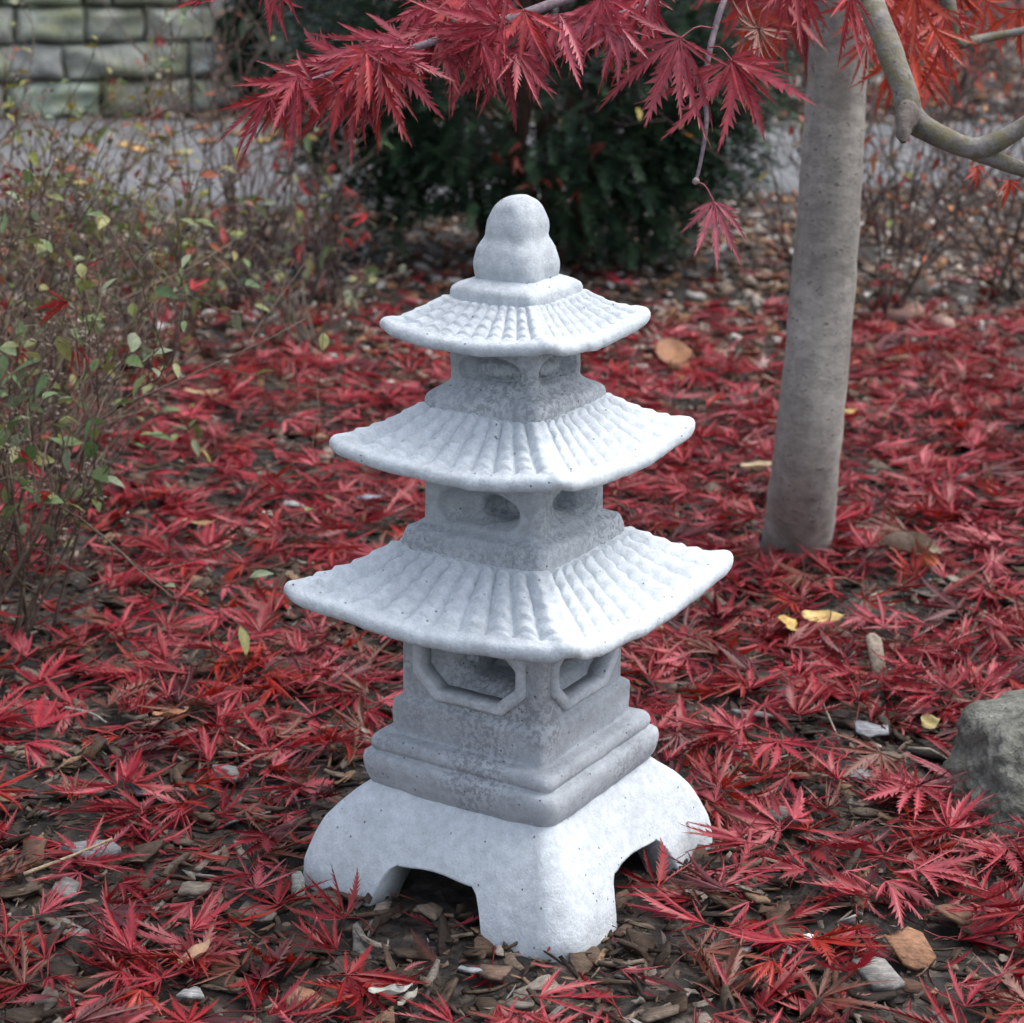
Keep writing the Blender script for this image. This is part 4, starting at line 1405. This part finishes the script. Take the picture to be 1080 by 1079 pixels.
B = Acc()
cnt = 0
while cnt < 15000:
    v = rng.normal(0, 1, 3); v /= np.linalg.norm(v)
    rad = rng.uniform(.35, 1.0)**.5
    p = YC+np.sign(v)*np.abs(v)**.62*YR*rad*.88
    lump = .80+.42*noise.noise(Vector(v*2.3)+Vector((2, 0, 0)))+.22*noise.noise(Vector(v*5.5))
    lump = .92+.22*noise.noise(Vector(v*2.3)+Vector((2, 0, 0)))+.14*noise.noise(Vector(v*5.5))
    if rad > lump+.05: continue
    if p[2] > 1.55: continue
    zmin = .13 if p[0] < .05 else (.02 if p[0] > .2 else .10)
    if p[2] < zmin+.12*noise.noise(Vector(p*5)): continue
    if noise.noise(Vector(p*6.5)+Vector((9, 0, 0))) < -.42: continue
    out = v*np.array([1, 1, .4])+rng.normal(0, .45, 3)+np.array([0, 0, -.05])
    g = rng.uniform(.7, 1.35)
    needles(B, p, out, rng.uniform(.05, .10), int(rng.choice([14, 18, 22])), np.array((.028, .060, .033))*g if rng.random() < .68 else np.array((.06, .115, .055))*g)
    cnt += 1
B.build('foliage', M_NEEDLE, yew)
B = Acc()
for i in range(8):   # red leaves caught in the yew
    px, py = [(548, 150), (545, 165), (585, 185), (570, 190), (560, 195), (610, 200), (520, 160), (640, 150), (500, 120), (590, 195), (540, 140), (690, 190), (470, 90), (600, 210), (555, 120), (660, 235)][i]
    V, F, C = leaf_arrays(.06, (.16, .022, .014), 'bunched', 5, .1, 0, .3)
    Rm = rotmat((0, 0, 1), rng.uniform(0, 6.28)) @ rotmat((0, 1, 0), rng.uniform(.3, 1.4))
    B.add(V @ Rm.T+at(px, py, 5.25)-np.array([.07, 3.72, 0]), F, C)
B.build('caught_leaves', M_LEAF, yew)

# ------------------------------------------------------------------ stone wall, ivy
wall = empty('stone_wall', (-1.345, 7.42, 0), R(22))
tag(wall, 'mossy grey dry-laid stone block wall at the upper left', 'wall')


def block(acc, x0, x1, z0, z1, depth, col):
    nxs, nzs = max(3, int((x1-x0)/.018)), 9
    cx, cz = (x0+x1)/2, (z0+z1)/2
    sd = rng.uniform(0, 50)
    def P(x, z, y):
        # rounded, pillowed face
        ex = min(x-x0, x1-x)/.025; ez = min(z-z0, z1-z)/.025
        k = min(1, ex)*min(1, ez)
        yy = y-.035*min(1, k)**.5+(.040*noise.noise(Vector((x*5+sd, z*7, 0)))+.018*noise.noise(Vector((x*17+sd, z*19, 4))))*min(1, k)
        jx = .016*noise.noise(Vector((x*9, z*9, sd))); jz = .015*noise.noise(Vector((x*7, z*7, sd+9)))
        return (x+jx, yy, z+jz)
    xs_ = np.unique(np.concatenate([np.linspace(x0, x1, nxs), [x0+.008, x1-.008, x0+.02, x1-.02]]))
    zs_ = np.unique(np.concatenate([np.linspace(z0, z1, nzs), [z0+.008, z1-.008, z0+.02, z1-.02]]))
    V = [P(x, z, 0) for z in zs_ for x in xs_]
    n, m_ = len(xs_), len(zs_)
    F = []
    for j in range(m_-1):
        for i in range(n-1):
            a = j*n+i
            F += [(a, a+1, a+n+1), (a, a+n+1, a+n)]
    # sides running back into the wall
    rim_ = [i for i in range(n)]+[j*n+n-1 for j in range(1, m_)]+[(m_-1)*n+i for i in range(n-2, -1, -1)]+[j*n for j in range(m_-2, 0, -1)]
    b = len(V)
    V += [(V[i][0], depth, V[i][2]) for i in rim_]
    L = len(rim_)
    for k in range(L):
        k2 = (k+1) % L
        F += [(rim_[k], b+k, b+k2), (rim_[k], b+k2, rim_[k2])]
    acc.add(np.array(V), np.array(F), col)


A = Acc()
course = [(.0, .165), (.165, .325), (.325, .48), (.48, .64), (.64, .79), (.79, .95), (.95, 1.10)]
lay = [[.03, .40, .42], [.13, .55, .34, .35], [.32, .26, .30, .28], [.16, .30, .12, .36, .2], [.30, .4, .26], [.18, .36, .3], [.36, .44, .22]]
for (z0, z1), wd in zip(course, lay):
    x = 0.0; k = 0
    while x > -4.2:
        w_ = wd[k] if k < len(wd) else rng.uniform(.18, .5)
        if k == 0 and w_ < .1: w_ = .12
        block(A, x-w_+.007, x-.007, z0+.007, z1-.007, .28, (np.array([1, 1.0, .96])+rng.normal(0, .04, 3))*rng.uniform(.68, 1.2))
        x -= w_; k += 1
A.build('stone_blocks', M_WALL, wall, True)
V = [(-4.25, .02, 0), (-.015, .02, 0), (-.015, .27, 0), (-4.25, .27, 0), (-4.25, .02, 1.09), (-.015, .02, 1.09), (-.015, .27, 1.09), (-4.25, .27, 1.09)]
mesh_obj('mortar', V, [(0, 1, 5, 4), (1, 2, 6, 5), (2, 3, 7, 6), (3, 0, 4, 7), (4, 5, 6, 7)], M_MORT, wall, np.ones((8, 3)))


def hedge(name, c, rad, nleaf, size, cols, label, cat, stemc=(.06, .045, .035)):
    root = empty(name, (c[0], c[1], 0)); tag(root, label, cat)
    A = Acc()
    for i in range(24):
        a = rng.uniform(0, 6.28)
        e = np.array([math.cos(a)*rad[0]*.8, math.sin(a)*rad[1]*.7, c[2]+rng.uniform(0, rad[2]*.8)])
        V, F = tube(smooth_path([[e[0]*.4, e[1]*.4, -.02], e*np.array([.7, .7, .5]), e], 8), np.linspace(.018, .005, 8), 5)
        A.add(V, F, stemc)
    A.build('stems', M_TWIG, root)
    B = Acc(); k = 0
    while k < nleaf:
        v = rng.normal(0, 1, 3); v /= np.linalg.norm(v)
        rr = rng.uniform(.3, 1)**.4
        if rr > .86+.35*noise.noise(Vector(v*3.1)+Vector((c[0], 0, 0))): continue
        p = np.array([0, 0, c[2]])+np.sign(v)*np.abs(v)**.7*np.array(rad)*rr
        if p[2] < .03: continue
        V, F = oval_leaf(p, v+rng.normal(0, .7, 3), size*rng.uniform(.7, 1.3), size*rng.uniform(.55, .9), .5)
        B.add(V, F, np.array(cols[rng.integers(len(cols))])*rng.uniform(.7, 1.3)); k += 1
    B.build('foliage', M_GREEN, root)


DG = [(.022, .045, .022), (.035, .07, .03), (.05, .095, .045), (.018, .032, .018)]
hedge('ivy_bush', (-.83, 7.72, .55), (.55, .5, .75), 4200, .085, DG, 'dark green ivy bush at the end of the stone wall', 'bush')
hedge('evergreen_bush', (.35, 9.2, .7), (.95, .6, 1.0), 4200, .09, [(.016, .03, .016), (.025, .045, .022)], 'dark evergreen bush seen behind the yew', 'bush')
hedge('evergreen_bush', (1.55, 10.6, .8), (.8, .6, 1.0), 2600, .09, [(.02, .035, .018), (.06, .045, .03)], 'shadowy evergreen bush behind the red barberries', 'bush')
